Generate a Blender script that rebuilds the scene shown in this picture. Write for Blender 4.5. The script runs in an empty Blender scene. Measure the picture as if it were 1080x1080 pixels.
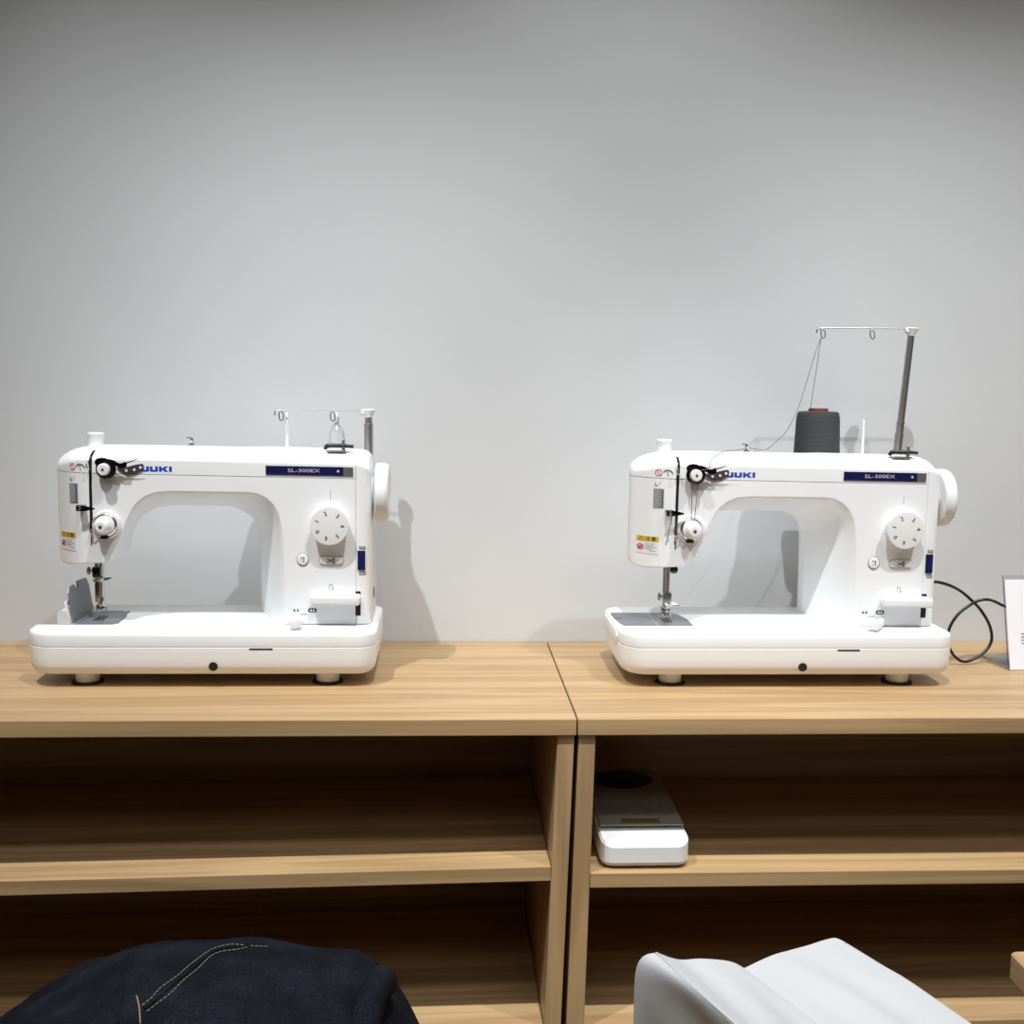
import bpy, bmesh, math, random
from mathutils import Vector, Matrix
random.seed(4)
PI = math.pi
COL = bpy.context.scene.collection

# ------------------------------------------------------------------ materials
def new_mat(name):
    m = bpy.data.materials.new(name); m.use_nodes = True
    nt = m.node_tree
    return m, nt, nt.nodes['Principled BSDF']

def flat(name, col, rough=0.5, metal=0.0, spec=0.5, coat=0.0, bump=0.0, bscale=400.0):
    m, nt, b = new_mat(name)
    b.inputs['Base Color'].default_value = (*col, 1)
    b.inputs['Roughness'].default_value = rough
    b.inputs['Metallic'].default_value = metal
    b.inputs['Specular IOR Level'].default_value = spec
    b.inputs['Coat Weight'].default_value = coat
    b.inputs['Coat Roughness'].default_value = 0.08
    tc = nt.nodes.new('ShaderNodeTexCoord'); n = nt.nodes.new('ShaderNodeTexNoise')
    n.inputs['Scale'].default_value = bscale
    nt.links.new(tc.outputs['Object'], n.inputs['Vector'])
    if bump:
        bp = nt.nodes.new('ShaderNodeBump'); bp.inputs['Strength'].default_value = bump
        bp.inputs['Distance'].default_value = 0.0006
        nt.links.new(n.outputs['Fac'], bp.inputs['Height']); nt.links.new(bp.outputs['Normal'], b.inputs['Normal'])
    else:
        mr = nt.nodes.new('ShaderNodeMapRange')
        n.inputs['Scale'].default_value = 6.0
        mr.inputs['To Min'].default_value = max(0, rough - 0.02); mr.inputs['To Max'].default_value = rough + 0.02
        nt.links.new(n.outputs['Fac'], mr.inputs['Value']); nt.links.new(mr.outputs['Result'], b.inputs['Roughness'])
    return m

def wood(name, axis, seed=0.0, light=(0.505, 0.342, 0.175), dark=(0.355, 0.226, 0.110), rough=0.42):
    """light oak, grain running along the given axis of object space"""
    m, nt, b = new_mat(name)
    N, L = nt.nodes, nt.links
    tc = N.new('ShaderNodeTexCoord'); mp = N.new('ShaderNodeMapping')
    L.new(tc.outputs['Object'], mp.inputs['Vector'])
    sc = [26.0, 26.0, 26.0]; sc['xyz'.index(axis)] = 1.1
    mp.inputs['Scale'].default_value = sc
    mp.inputs['Location'].default_value = (seed, seed * 1.7, seed * 0.6)
    n0 = N.new('ShaderNodeTexNoise'); n0.inputs['Scale'].default_value = 0.9; n0.inputs['Detail'].default_value = 2
    n0.inputs['Distortion'].default_value = 0.6
    L.new(mp.outputs['Vector'], n0.inputs['Vector'])
    wv = N.new('ShaderNodeMath'); wv.operation = 'MULTIPLY'; wv.inputs[1].default_value = 26.0
    L.new(n0.outputs['Fac'], wv.inputs[0])
    sn = N.new('ShaderNodeMath'); sn.operation = 'SINE'; L.new(wv.outputs[0], sn.inputs[0])
    ma = N.new('ShaderNodeMapRange'); ma.inputs['From Min'].default_value = -1; ma.inputs['From Max'].default_value = 1
    L.new(sn.outputs[0], ma.inputs['Value'])
    # fine pores
    mp2 = N.new('ShaderNodeMapping'); s2 = [260.0, 260.0, 260.0]; s2['xyz'.index(axis)] = 7.0
    mp2.inputs['Scale'].default_value = s2; L.new(tc.outputs['Object'], mp2.inputs['Vector'])
    n1 = N.new('ShaderNodeTexNoise'); n1.inputs['Scale'].default_value = 1.0; n1.inputs['Detail'].default_value = 4
    L.new(mp2.outputs['Vector'], n1.inputs['Vector'])
    mix = N.new('ShaderNodeMix'); mix.data_type = 'FLOAT'; mix.inputs[0].default_value = 0.55
    L.new(ma.outputs['Result'], mix.inputs[2]); L.new(n1.outputs['Fac'], mix.inputs[3])
    cr = N.new('ShaderNodeValToRGB')
    cr.color_ramp.elements[0].position = 0.12; cr.color_ramp.elements[0].color = (*dark, 1)
    cr.color_ramp.elements[1].position = 0.72; cr.color_ramp.elements[1].color = (*light, 1)
    L.new(mix.outputs[0], cr.inputs['Fac']); L.new(cr.outputs['Color'], b.inputs['Base Color'])
    b.inputs['Roughness'].default_value = rough; b.inputs['Specular IOR Level'].default_value = 0.35
    bp = N.new('ShaderNodeBump'); bp.inputs['Strength'].default_value = 0.15; bp.inputs['Distance'].default_value = 0.0005
    L.new(n1.outputs['Fac'], bp.inputs['Height']); L.new(bp.outputs['Normal'], b.inputs['Normal'])
    return m

def wall_mat():
    m, nt, b = new_mat('painted_wall'); N, L = nt.nodes, nt.links
    tc = N.new('ShaderNodeTexCoord'); n = N.new('ShaderNodeTexNoise'); n.inputs['Scale'].default_value = 3.5
    n.inputs['Detail'].default_value = 5
    L.new(tc.outputs['Object'], n.inputs['Vector'])
    cr = N.new('ShaderNodeValToRGB')
    cr.color_ramp.elements[0].position = 0.3; cr.color_ramp.elements[0].color = (0.610, 0.626, 0.636, 1)
    cr.color_ramp.elements[1].position = 0.7; cr.color_ramp.elements[1].color = (0.645, 0.662, 0.673, 1)
    L.new(n.outputs['Fac'], cr.inputs['Fac']); L.new(cr.outputs['Color'], b.inputs['Base Color'])
    b.inputs['Roughness'].default_value = 0.75; b.inputs['Specular IOR Level'].default_value = 0.25
    n2 = N.new('ShaderNodeTexNoise'); n2.inputs['Scale'].default_value = 320; L.new(tc.outputs['Object'], n2.inputs['Vector'])
    bp = N.new('ShaderNodeBump'); bp.inputs['Strength'].default_value = 0.12; bp.inputs['Distance'].default_value = 0.0006
    L.new(n2.outputs['Fac'], bp.inputs['Height']); L.new(bp.outputs['Normal'], b.inputs['Normal'])
    return m

def denim_mat():
    m, nt, b = new_mat('indigo_denim'); N, L = nt.nodes, nt.links
    tc = N.new('ShaderNodeTexCoord')
    n = N.new('ShaderNodeTexNoise'); n.inputs['Scale'].default_value = 420; n.inputs['Detail'].default_value = 3
    n2 = N.new('ShaderNodeTexNoise'); n2.inputs['Scale'].default_value = 22; n2.inputs['Detail'].default_value = 5
    w = N.new('ShaderNodeTexWave'); w.inputs['Scale'].default_value = 260; w.bands_direction = 'DIAGONAL'
    w.inputs['Distortion'].default_value = 2.0
    for k in (n, n2, w): L.new(tc.outputs['Object'], k.inputs['Vector'])
    a = N.new('ShaderNodeMath'); a.operation = 'MULTIPLY'; L.new(n.outputs['Fac'], a.inputs[0]); L.new(n2.outputs['Fac'], a.inputs[1])
    a2 = N.new('ShaderNodeMath'); a2.operation = 'MULTIPLY_ADD'; a2.inputs[1].default_value = 0.10
    L.new(w.outputs['Fac'], a2.inputs[0]); L.new(a.outputs[0], a2.inputs[2])
    cr = N.new('ShaderNodeValToRGB')
    cr.color_ramp.elements[0].position = 0.24; cr.color_ramp.elements[0].color = (0.002, 0.003, 0.0065, 1)
    cr.color_ramp.elements[1].position = 0.46; cr.color_ramp.elements[1].color = (0.012, 0.015, 0.024, 1)
    L.new(a2.outputs[0], cr.inputs['Fac']); L.new(cr.outputs['Color'], b.inputs['Base Color'])
    b.inputs['Roughness'].default_value = 0.9; b.inputs['Specular IOR Level'].default_value = 0.15
    b.inputs['Sheen Weight'].default_value = 0.0; b.inputs['Sheen Roughness'].default_value = 0.6
    bp = N.new('ShaderNodeBump'); bp.inputs['Strength'].default_value = 0.5; bp.inputs['Distance'].default_value = 0.0008
    L.new(n.outputs['Fac'], bp.inputs['Height']); L.new(bp.outputs['Normal'], b.inputs['Normal'])
    return m

def cone_thread_mat():
    m, nt, b = new_mat('charcoal_thread'); N, L = nt.nodes, nt.links
    tc = N.new('ShaderNodeTexCoord'); w = N.new('ShaderNodeTexWave'); w.bands_direction = 'Z'
    w.inputs['Scale'].default_value = 190; w.inputs['Distortion'].default_value = 1.5
    L.new(tc.outputs['Object'], w.inputs['Vector'])
    cr = N.new('ShaderNodeValToRGB')
    cr.color_ramp.elements[0].color = (0.022, 0.024, 0.026, 1); cr.color_ramp.elements[1].color = (0.060, 0.064, 0.066, 1)
    L.new(w.outputs['Fac'], cr.inputs['Fac']); L.new(cr.outputs['Color'], b.inputs['Base Color'])
    b.inputs['Roughness'].default_value = 0.8
    bp = N.new('ShaderNodeBump'); bp.inputs['Strength'].default_value = 0.5; bp.inputs['Distance'].default_value = 0.0006
    L.new(w.outputs['Fac'], bp.inputs['Height']); L.new(bp.outputs['Normal'], b.inputs['Normal'])
    return m

def clear_mat(name, col, rough, trans, alpha=1.0, ior=1.45):
    m, nt, b = new_mat(name)
    b.inputs['Base Color'].default_value = (*col, 1); b.inputs['Roughness'].default_value = rough
    b.inputs['Transmission Weight'].default_value = trans; b.inputs['IOR'].default_value = ior
    b.inputs['Alpha'].default_value = alpha
    return m

M = dict(
    wall=wall_mat(), woodx=wood('oak_grain_across', 'x'), woodx2=wood('oak_grain_across_dense', 'x', 3.1),
    woodz=wood('oak_grain_upright', 'z', 1.3), woody=wood('oak_table_grain', 'y', 5.0),
    white=flat('glossy_white_plastic', (0.875, 0.888, 0.896), 0.36),
    matte=flat('matt_white_plastic', (0.84, 0.842, 0.838), 0.45),
    black=flat('black_plastic', (0.012, 0.012, 0.013), 0.35),
    rubber=flat('black_rubber', (0.015, 0.014, 0.013), 0.8),
    chrome=flat('polished_steel', (0.66, 0.65, 0.63), 0.22, 1.0),
    steel=flat('brushed_grey_steel', (0.30, 0.30, 0.30), 0.42, 1.0),
    wire=flat('thin_steel_wire', (0.34, 0.34, 0.34), 0.35, 1.0),
    dsteel=flat('dark_steel', (0.10, 0.095, 0.09), 0.25, 1.0),
    gun=flat('gunmetal_tube', (0.50, 0.48, 0.46), 0.42, 1.0),
    plate=flat('grey_metal_plate', (0.20, 0.21, 0.225), 0.4, 0.35),
    navy=flat('navy_badge', (0.012, 0.012, 0.07), 0.18),
    rocker=flat('navy_rocker', (0.010, 0.016, 0.11), 0.22),
    blue=flat('blue_lettering', (0.012, 0.055, 0.46), 0.4),
    silver=flat('silver_badge_end', (0.45, 0.46, 0.47), 0.3, 0.8),
    ink=flat('dark_grey_ink', (0.07, 0.07, 0.075), 0.6),
    lightink=flat('pale_grey_ink', (0.55, 0.56, 0.62), 0.5),
    greyink=flat('mid_grey_ink', (0.30, 0.30, 0.31), 0.6),
    seam=flat('grey_joint', (0.30, 0.30, 0.31), 0.7),
    pink=flat('red_pink_print', (0.72, 0.22, 0.25), 0.6), red=flat('red_print', (0.55, 0.06, 0.05), 0.6),
    yellow=flat('yellow_print', (0.68, 0.47, 0.03), 0.55), paper=flat('white_label_paper', (0.80, 0.80, 0.80), 0.7),
    card=flat('white_card', (0.84, 0.84, 0.88), 0.75), brown=flat('brown_card_core', (0.20, 0.06, 0.03), 0.7),
    thread=flat('grey_thread', (0.13, 0.13, 0.135), 0.8), conet=cone_thread_mat(),
    natural=clear_mat('milky_plastic', (0.90, 0.91, 0.92), 0.35, 0.65),
    acrylic=clear_mat('clear_acrylic', (0.80, 0.81, 0.84), 0.03, 0.92),
    cord=flat('black_cord_rubber', (0.016, 0.014, 0.013), 0.35), gold=flat('brass_label', (0.30, 0.21, 0.035), 0.4, 0.5),
    pedal=flat('grey_pedal_tread', (0.27, 0.245, 0.22), 0.5), pedalblack=flat('navy_black_pad', (0.006, 0.008, 0.016), 0.5),
    denim=denim_mat(), stitch=flat('pale_gold_stitching', (0.26, 0.24, 0.17), 0.8), tan=flat('tan_stitching', (0.30, 0.22, 0.10), 0.8),
    cloth=flat('white_cloth', (0.50, 0.515, 0.53), 0.85, bump=0.25, bscale=900),
    floor=flat('floor_boards', (0.30, 0.24, 0.18), 0.5),
)

# ------------------------------------------------------------------ mesh helpers
def link(name, bm, mat, parent=None, smooth=35, mods=None):
    bm.normal_update()
    bmesh.ops.recalc_face_normals(bm, faces=bm.faces)
    if smooth:
        th = math.radians(smooth)
        for f in bm.faces: f.smooth = True
        for e in bm.edges:
            e.smooth = len(e.link_faces) == 2 and e.calc_face_angle(0) < th
    me = bpy.data.meshes.new(name); bm.to_mesh(me); bm.free()
    o = bpy.data.objects.new(name, me); me.materials.append(mat); COL.objects.link(o)
    if parent is not None: o.parent = parent
    return o

def thing(name, label, cat, loc, group=None):
    o = bpy.data.objects.new(name, None); COL.objects.link(o); o.location = loc
    o.empty_display_size = 0.05
    o['label'] = label; o['category'] = cat
    if group: o['group'] = group
    return o

def tag(o, label, cat, group=None):
    o['label'] = label; o['category'] = cat
    if group: o['group'] = group
    return o

def box(bm, x0, x1, y0, y1, z0, z1, bev=0.0, seg=2):
    vs = [bm.verts.new((x, y, z)) for x in (x0, x1) for y in (y0, y1) for z in (z0, z1)]
    fs = [bm.faces.new([vs[i] for i in q]) for q in ((0,1,3,2),(4,6,7,5),(0,4,5,1),(2,3,7,6),(0,2,6,4),(1,5,7,3))]
    if bev:
        es = list({e for f in fs for e in f.edges})
        bmesh.ops.bevel(bm, geom=es, offset=bev, segments=seg, profile=0.5, affect='EDGES')

def ring(bm, pts): return [bm.verts.new(p) for p in pts]

def bridge(bm, a, b, closed=True):
    n = len(a)
    for i in range(n if closed else n - 1):
        j = (i + 1) % n
        bm.faces.new((a[i], a[j], b[j], b[i]))

def lathe(bm, c, axis, prof, seg=32, cap=True, squash=None):
    """prof: list of (distance along axis, radius)"""
    c = Vector(c); ax = Vector(axis).normalized()
    up = Vector((0, 0, 1)) if abs(ax.z) < 0.9 else Vector((1, 0, 0))
    e1 = ax.cross(up).normalized(); e2 = ax.cross(e1).normalized()
    rs = []
    for t, r in prof:
        rs.append(ring(bm, [c + ax * t + e1 * (r * math.cos(2*PI*k/seg)) + e2 * (r * math.sin(2*PI*k/seg)) for k in range(seg)]))
    for a, b in zip(rs, rs[1:]): bridge(bm, a, b)
    if cap:
        bm.faces.new(rs[0]); bm.faces.new(rs[-1][::-1])

def tube(bm, pts, r, seg=8, cap=True, flatx=1.0):
    pts = [Vector(p) for p in pts]
    n = len(pts); rs = []; prev = None
    for i, p in enumerate(pts):
        t = (pts[min(i+1, n-1)] - pts[max(i-1, 0)])
        t = t.normalized() if t.length > 1e-9 else Vector((0, 0, 1))
        if prev is None:
            up = Vector((0, 1, 0)) if abs(t.y) < 0.9 else Vector((1, 0, 0))
            e1 = t.cross(up).normalized()
        else:
            e1 = (prev - t * prev.dot(t)).normalized()
        prev = e1; e2 = t.cross(e1)
        rr = r[i] if isinstance(r, (list, tuple)) else r
        rs.append(ring(bm, [p + e1 * (rr*flatx*math.cos(2*PI*k/seg)) + e2 * (rr*math.sin(2*PI*k/seg)) for k in range(seg)]))
    for a, b in zip(rs, rs[1:]): bridge(bm, a, b)
    if cap: bm.faces.new(rs[0]); bm.faces.new(rs[-1][::-1])

def smooth_path(pts, k=6):
    pts = [Vector(p) for p in pts]; out = []
    for i in range(len(pts) - 1):
        p0 = pts[max(i-1, 0)]; p1 = pts[i]; p2 = pts[i+1]; p3 = pts[min(i+2, len(pts)-1)]
        for j in range(k):
            t = j / k
            out.append(0.5*((2*p1) + (p2-p0)*t + (2*p0-5*p1+4*p2-p3)*t*t + (3*p1-p0-3*p2+p3)*t**3))
    out.append(pts[-1]); return out

def rounded_rect(x0, x1, y0, y1, r, n=6):
    rs = r if isinstance(r, (list, tuple)) else [r]*4      # corners: x0y0, x1y0, x1y1, x0y1
    out = []
    for (cx, cy, a0, rr) in ((x0+rs[0], y0+rs[0], PI, rs[0]), (x1-rs[1], y0+rs[1], 1.5*PI, rs[1]), (x1-rs[2], y1-rs[2], 0, rs[2]), (x0+rs[3], y1-rs[3], PI/2, rs[3])):
        for k in range(n+1):
            a = a0 + PI/2*k/n
            out.append((cx + rr*math.cos(a), cy + rr*math.sin(a)))
    return out

def inset2(poly, d):
    """inward offset of a CCW 2D polygon"""
    if not d: return list(poly)
    n = len(poly); out = []
    for i in range(n):
        p0 = Vector(poly[i-1]); p1 = Vector(poly[i]); p2 = Vector(poly[(i+1) % n])
        a = (p1-p0); b = (p2-p1)
        a = a.normalized() if a.length > 1e-9 else b.normalized()
        b = b.normalized() if b.length > 1e-9 else a
        na = Vector((-a.y, a.x)); nb = Vector((-b.y, b.x))
        m = na + nb; m = m.normalized() if m.length > 1e-6 else na
        k = min(2.0, 1/max(0.3, m.dot(na)))
        out.append(tuple(p1 + m*d*k))
    return out

def slab(bm, poly, levels):
    """stack of inset copies of a CCW xy polygon; levels = [(z, inset)]"""
    rs = []
    for z, d in levels:
        rs.append(ring(bm, [(x, y, z) for x, y in inset2(poly, d)]))
    for a, b in zip(rs, rs[1:]): bridge(bm, a, b)
    bm.faces.new(rs[0][::-1]); bm.faces.new(rs[-1])

def plate_xz(bm, poly, y0, y1):
    a = ring(bm, [(x, y0, z) for x, z in poly]); b = ring(bm, [(x, y1, z) for x, z in poly])
    bridge(bm, a, b); bm.faces.new(a[::-1]); bm.faces.new(b)

def disc_xz(bm, cx, cz, r0, r1, y0, y1, seg=24):
    """flat ring (r0>0) or disc in the xz plane"""
    if r0 <= 0: lathe(bm, (cx, y0, cz), (0, 1, 0), [(0, r1), (y1-y0, r1)], seg); return
    A = [ring(bm, [(cx+r*math.cos(2*PI*k/seg), y, cz+r*math.sin(2*PI*k/seg)) for k in range(seg)]) for r, y in ((r0, y0), (r1, y0), (r1, y1), (r0, y1))]
    for i in range(4): bridge(bm, A[i], A[(i+1) % 4])

def text_bm(bm, s, size, fx, center=True, xscale=1.0, thick=0.0002, rot=0.0):
    """add lettering to bm; fx(u, v, w) maps flat letter coordinates to 3D"""
    cu = bpy.data.curves.new('lettering', 'FONT'); cu.body = s; cu.size = size; cu.extrude = thick/2
    cu.resolution_u = 3
    if center: cu.align_x = 'CENTER'; cu.align_y = 'CENTER'
    o = bpy.data.objects.new('lettering', cu); COL.objects.link(o)
    bpy.context.view_layer.update()
    me = bpy.data.meshes.new_from_object(o.evaluated_get(bpy.context.evaluated_depsgraph_get()))
    bpy.data.objects.remove(o); bpy.data.curves.remove(cu)
    c, sn = math.cos(rot), math.sin(rot)
    vs = []
    for v in me.vertices:
        u, w2 = v.co.x*xscale, v.co.y
        vs.append(bm.verts.new(fx(c*u - sn*w2, sn*u + c*w2, v.co.z)))
    for p in me.polygons:
        try: bm.faces.new([vs[i] for i in p.vertices])
        except ValueError: pass
    bpy.data.meshes.remove(me)

# ------------------------------------------------------------------ the setting
YW, YF, XS = 1.6707, 1.2725, 0.1567       # wall plane, counter front, seam between the two units
def struct(name, bm, mat, smooth=0):
    o = link(name, bm, mat, smooth=smooth); o['kind'] = 'structure'; return o
b = bmesh.new(); box(b, -2.6, 3.2, YW, YW+0.1, -0.76, 2.5); struct('wall_back', b, M['wall'])
b = bmesh.new(); box(b, -2.6, 3.2, -2.2, YW+0.1, -0.80, -0.76); struct('floor', b, M['floor'])

# ------------------------------------------------------------------ shelf units
def quadbox(bm, P, thick):
    """prism: P = 4 points of top face (xyz), thickness downwards"""
    t = ring(bm, P); d = ring(bm, [(x, y, z-thick) for x, y, z in P])
    bridge(bm, t, d); bm.faces.new(t); bm.faces.new(d[::-1])

def bevel_all(bm, off, seg=2):
    bmesh.ops.bevel(bm, geom=list(bm.edges), offset=off, segments=seg, profile=0.5, affect='EDGES')

def panel(x_top0, x_top1, x_bot0, x_bot1, y0, y1, z1, z0):
    bm = bmesh.new()
    a = ring(bm, [(x_top0, y0, z1), (x_top1, y0, z1), (x_top1, y1, z1), (x_top0, y1, z1)])
    c = ring(bm, [(x_bot0, y0, z0), (x_bot1, y0, z0), (x_bot1, y1, z0), (x_bot0, y1, z0)])
    bridge(bm, a, c); bm.faces.new(a); bm.faces.new(c[::-1]); bevel_all(bm, 0.0012)
    return bm

LEAN = -0.021
def shelf_unit(label, x0, x1, left, shelf_z, low_z):
    t = thing('shelf_unit', label, 'shelf unit', ((x0+x1)/2, YF, -0.76), 'oak shelf units below the sewing machines')
    ox, oy, oz = t.location
    def L(name, bm, mat, label=None):
        o = link(name, bm, mat, t, smooth=0)
        o.matrix_parent_inverse = Matrix.Translation((-ox, -oy, -oz))
        if label: o['label'] = label
        return o
    bm = bmesh.new(); box(bm, x0, x1, YF, YW-0.001, -0.020, 0.0, 0.0012); L('top_board', bm, M['woodx'])
    H = -0.74
    dx = LEAN*H*-1  # sideways drift over the panel height
    zt = -0.0202; h = zt - H
    inn_l = -0.0040; out_l = 0.0  # extra taper of panel faces
    yf = YF+0.004
    if left:   # inner panel at the right end
        L('side_panel', panel(x1-0.0215, x1-0.0016, x1-0.0215-0.027*h, x1-0.0016-0.026*h, yf, YW-0.002, zt, H-0.018), M['woodz'])
        L('side_panel', panel(x0+0.002, x0+0.022, x0+0.002, x0+0.022, yf, YW-0.002, zt, H-0.018), M['woodz'])
        xi0, xi1 = x0+0.023, x1-0.0220
        dr = 0.027
        for (zl, zr) in (shelf_z, low_z):
            d = -(zr - zt)*dr
            bm = bmesh.new()
            quadbox(bm, [(xi0, yf, zl), (xi1-d, yf, zr), (xi1-d, 1.60, zr), (xi0, 1.60, zl)], 0.018); bevel_all(bm, 0.001)
            L('shelf', bm, M['woodx2'])
        L('back_panel', panel(xi0-0.002, x1-0.004, xi0-0.002, x1-0.026, 1.603, 1.612, zt-0.001, H-0.01), M['woodx2'])
    else:
        L('side_panel', panel(x0+0.0016, x0+0.0215, x0+0.0016-0.021*h, x0+0.0215-0.017*h, yf, YW-0.002, zt, H-0.018), M['woodz'])
        L('side_panel', panel(x1-0.022, x1-0.002, x1-0.022, x1-0.002, yf, YW-0.002, zt, H-0.018), M['woodz'])
        xi0, xi1 = x0+0.0218, x1-0.023
        for (zl, zr) in (shelf_z, low_z):
            d = (zl - zt)*0.017
            bm = bmesh.new()
            quadbox(bm, [(xi0+d, yf, zl), (xi1, yf, zr), (xi1, 1.60, zr), (xi0+d, 1.60, zl)], 0.018); bevel_all(bm, 0.001)
            L('shelf', bm, M['woodx2'])
        L('back_panel', panel(x0+0.006, xi1+0.002, x0-0.008, xi1+0.002, 1.603, 1.612, zt-0.001, H-0.01), M['woodx2'])
    return t
shelf_unit('light oak shelf unit under the left sewing machine, upper shelf empty', -1.25, XS-0.0008, True, (-0.2010, -0.1795), (-0.394, -0.3800))
shelf_unit('light oak shelf unit under the right sewing machine, foot pedal on its upper shelf', XS+0.0008, 1.50, False, (-0.1888, -0.1915), (-0.3830, -0.3805))

# ------------------------------------------------------------------ sewing machine
YB = 0.015                                  # front plane of arm and column
def interp(tab, x):
    if x <= tab[0][0]: return tab[0][1]
    for (a, va), (c, vc) in zip(tab, tab[1:]):
        if x <= c: return va + (vc-va)*(x-a)/(c-a)
    return tab[-1][1]
NOSEF = [(-0.0495, 0.0600), (-0.048, 0.0535), (-0.044, 0.0465), (-0.038, 0.0395), (-0.031, 0.0320), (-0.024, 0.0255), (-0.015, 0.0195), (-0.006, 0.0160), (0.003, YB), (0.343, YB), (0.350, 0.0165), (0.354, 0.0195), (0.357, 0.026)]
NOSEB = [(-0.0495, 0.066), (-0.048, 0.078), (-0.045, 0.087), (-0.040, 0.096), (-0.030, 0.104), (-0.015, 0.108), (0.0, 0.109), (0.180, 0.109), (0.186, 0.111), (0.192, 0.115), (0.198, 0.121), (0.204, 0.128), (0.210, 0.1335), (0.216, 0.137), (0.224, 0.138), (0.345, 0.139), (0.357, 0.128)]
def yf_at(x): return interp(NOSEF, x)

OPEN_F = [(.0285,.1555),(.033,.165),(.039,.178),(.0445,.191),(.0495,.204),(.0555,.216),(.063,.2265),(.073,.2345),(.086,.2393),(.105,.2408),(.15,.2405),(.20,.2402),(.2125,.2385),(.223,.2335),(.2315,.2255),(.2375,.2145),(.2410,.200),(.2430,.18),(.2442,.14),(.2452,.0709)]
def open_at(y):
    t = max(0.0, min(1.0, (y-0.017)/0.088)); w = t**0.75
    out = []
    for x, z in OPEN_F:
        kx = -0.010*max(0, min(1, (z-.1555)/.03)) if x < .09 else (-0.010 - 0.032*min(1, max(0, (x-.15)/.06)))
        kz = -0.024*max(0, min(1, (z-.165)/.07))
        if x > 0.2: kz *= min(1, (z-.07)/.14)
        out.append((x + kx*w, z + kz*w))
    return out
TOPL = [(.357,.0709),(.3568,.16),(.3562,.26),(.3555,.277),(.3525,.2855),(.3475,.2912),(.340,.2935),(.325,.2945),(.20,.2962),(.10,.2972),(.03,.2976),(.005,.2974),(-.010,.2962),(-.022,.2935),(-.033,.2895),(-.0415,.2845),(-.0470,.2795),(-.0493,.2735),(-.0495,.262),(-.0493,.22),(-.0488,.18),(-.0484,.1560),(-.0465,.1500),(-.041,.1466),(-.032,.1458),(-.015,.1475),(.005,.1492),(.0225,.1500),(.0265,.1520)]
def crest(y):
    return interp([(YB, -0.0145), (0.018, -0.0125), (0.022, -0.0100), (0.032, -0.0055), (0.045, -0.002), (0.06, 0), (0.10, 0), (0.12, -0.004), (0.132, -0.014)], y)
def body_ring(y, ins):
    poly = open_at(y) + TOPL
    out = []
    # winding: opening left->right then up the right side, over the top to the left: counter-clockwise seen from the front
    ip = inset2(poly, ins)
    for (x, z), (xi, zi) in zip(poly, ip):
        w = max(0, min(1, (z-0.264)/0.026))
        out.append((xi, y, zi + crest(y)*w))
    return out
def body_bm():
    bm = bmesh.new()
    spec = [(YB, .0026), (YB+.0006, .0012), (YB+.0022, .0002), (YB+.004, 0), (.022, 0), (.028, 0), (.036, 0), (.047, 0), (.06, 0), (.075, 0), (.09, 0), (.105, 0), (.118, 0), (.127, .0006), (.132, .005)]
    rs = [ring(bm, body_ring(y, i)) for y, i in spec]
    for a, c in zip(rs, rs[1:]): bridge(bm, a, c)
    bm.faces.new(rs[0]); bm.faces.new(rs[-1][::-1])
    cuts = [-.0490, -.048, -.046, -.043, -.040, -.036, -.032, -.028, -.024, -.020, -.015, -.010, -.006, -.001, .003, .180, .186, .192, .198, .204, .210, .216, .224, .343, .3465, .350, .352, .354, .3556]
    for x in cuts:
        bmesh.ops.bisect_plane(bm, geom=bm.verts[:]+bm.edges[:]+bm.faces[:], plane_co=(x, 0, 0), plane_no=(1, 0, 0), dist=1e-6)
    for v in bm.verts:
        x, y, z = v.co
        t = (y-YB)/(0.132-YB)
        f, k = yf_at(x), interp(NOSEB, x)
        v.co.y = f + (k-f)*t
    return bm
SEAM_Z = lambda x: 0.2650 - 0.0118*(x+0.05)
def clip(bm, co, no):
    """keep the side the normal points away from, cap the cut"""
    r = bmesh.ops.bisect_plane(bm, geom=bm.verts[:]+bm.edges[:]+bm.faces[:], plane_co=co, plane_no=no, clear_outer=True, dist=1e-6)
    es = [e for e in r['geom_cut'] if isinstance(e, bmesh.types.BMEdge)]
    if es: bmesh.ops.triangle_fill(bm, edges=es, use_beauty=True)
SN = Vector((0.0118, 0, 1)).normalized()
XC = 0.3368; G = 0.00035
BODY = {}
for key, cl in (('top_cover', [((0, 0, SEAM_Z(0)+G), -SN), ((XC-G, 0, 0), (1, 0, 0))]),
                ('side_cover', [((XC+G*0.6, 0, 0), (-1, 0, 0))]),
                ('casing', [((0, 0, SEAM_Z(0)-G), SN), ((XC-G*0.6, 0, 0), (1, 0, 0))])):
    bm = body_bm()
    for co, no in cl: clip(bm, co, no)
    BODY[key] = bm

BX0, BX1, BY0, BY1 = -0.0695, 0.3655, -0.0350, 0.1500
BP = rounded_rect(BX0, BX1, BY0, BY1, [0.037, 0.026, 0.02, 0.028], 10)
Z_SEAM = 0.0528; Z_BED = 0.0708
def tray_bm():
    bm = bmesh.new()
    slab(bm, BP, [(.0160, .016), (.0166, .0105), (.0195, .0055), (.0240, .0022), (.030, .0008), (.040, 0), (Z_SEAM-.0009, 0), (Z_SEAM-.0004, .0006)])
    return bm
def bed_bm(opened):
    bm = bmesh.new()
    slab(bm, BP, [(Z_SEAM+.0001, .0010), (Z_SEAM+.0006, .0002), (Z_SEAM+.004, 0), (Z_BED-.0042, 0), (Z_BED-.0024, .0006), (Z_BED-.0008, .0020), (Z_BED, .0042)])
    return bm

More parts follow.
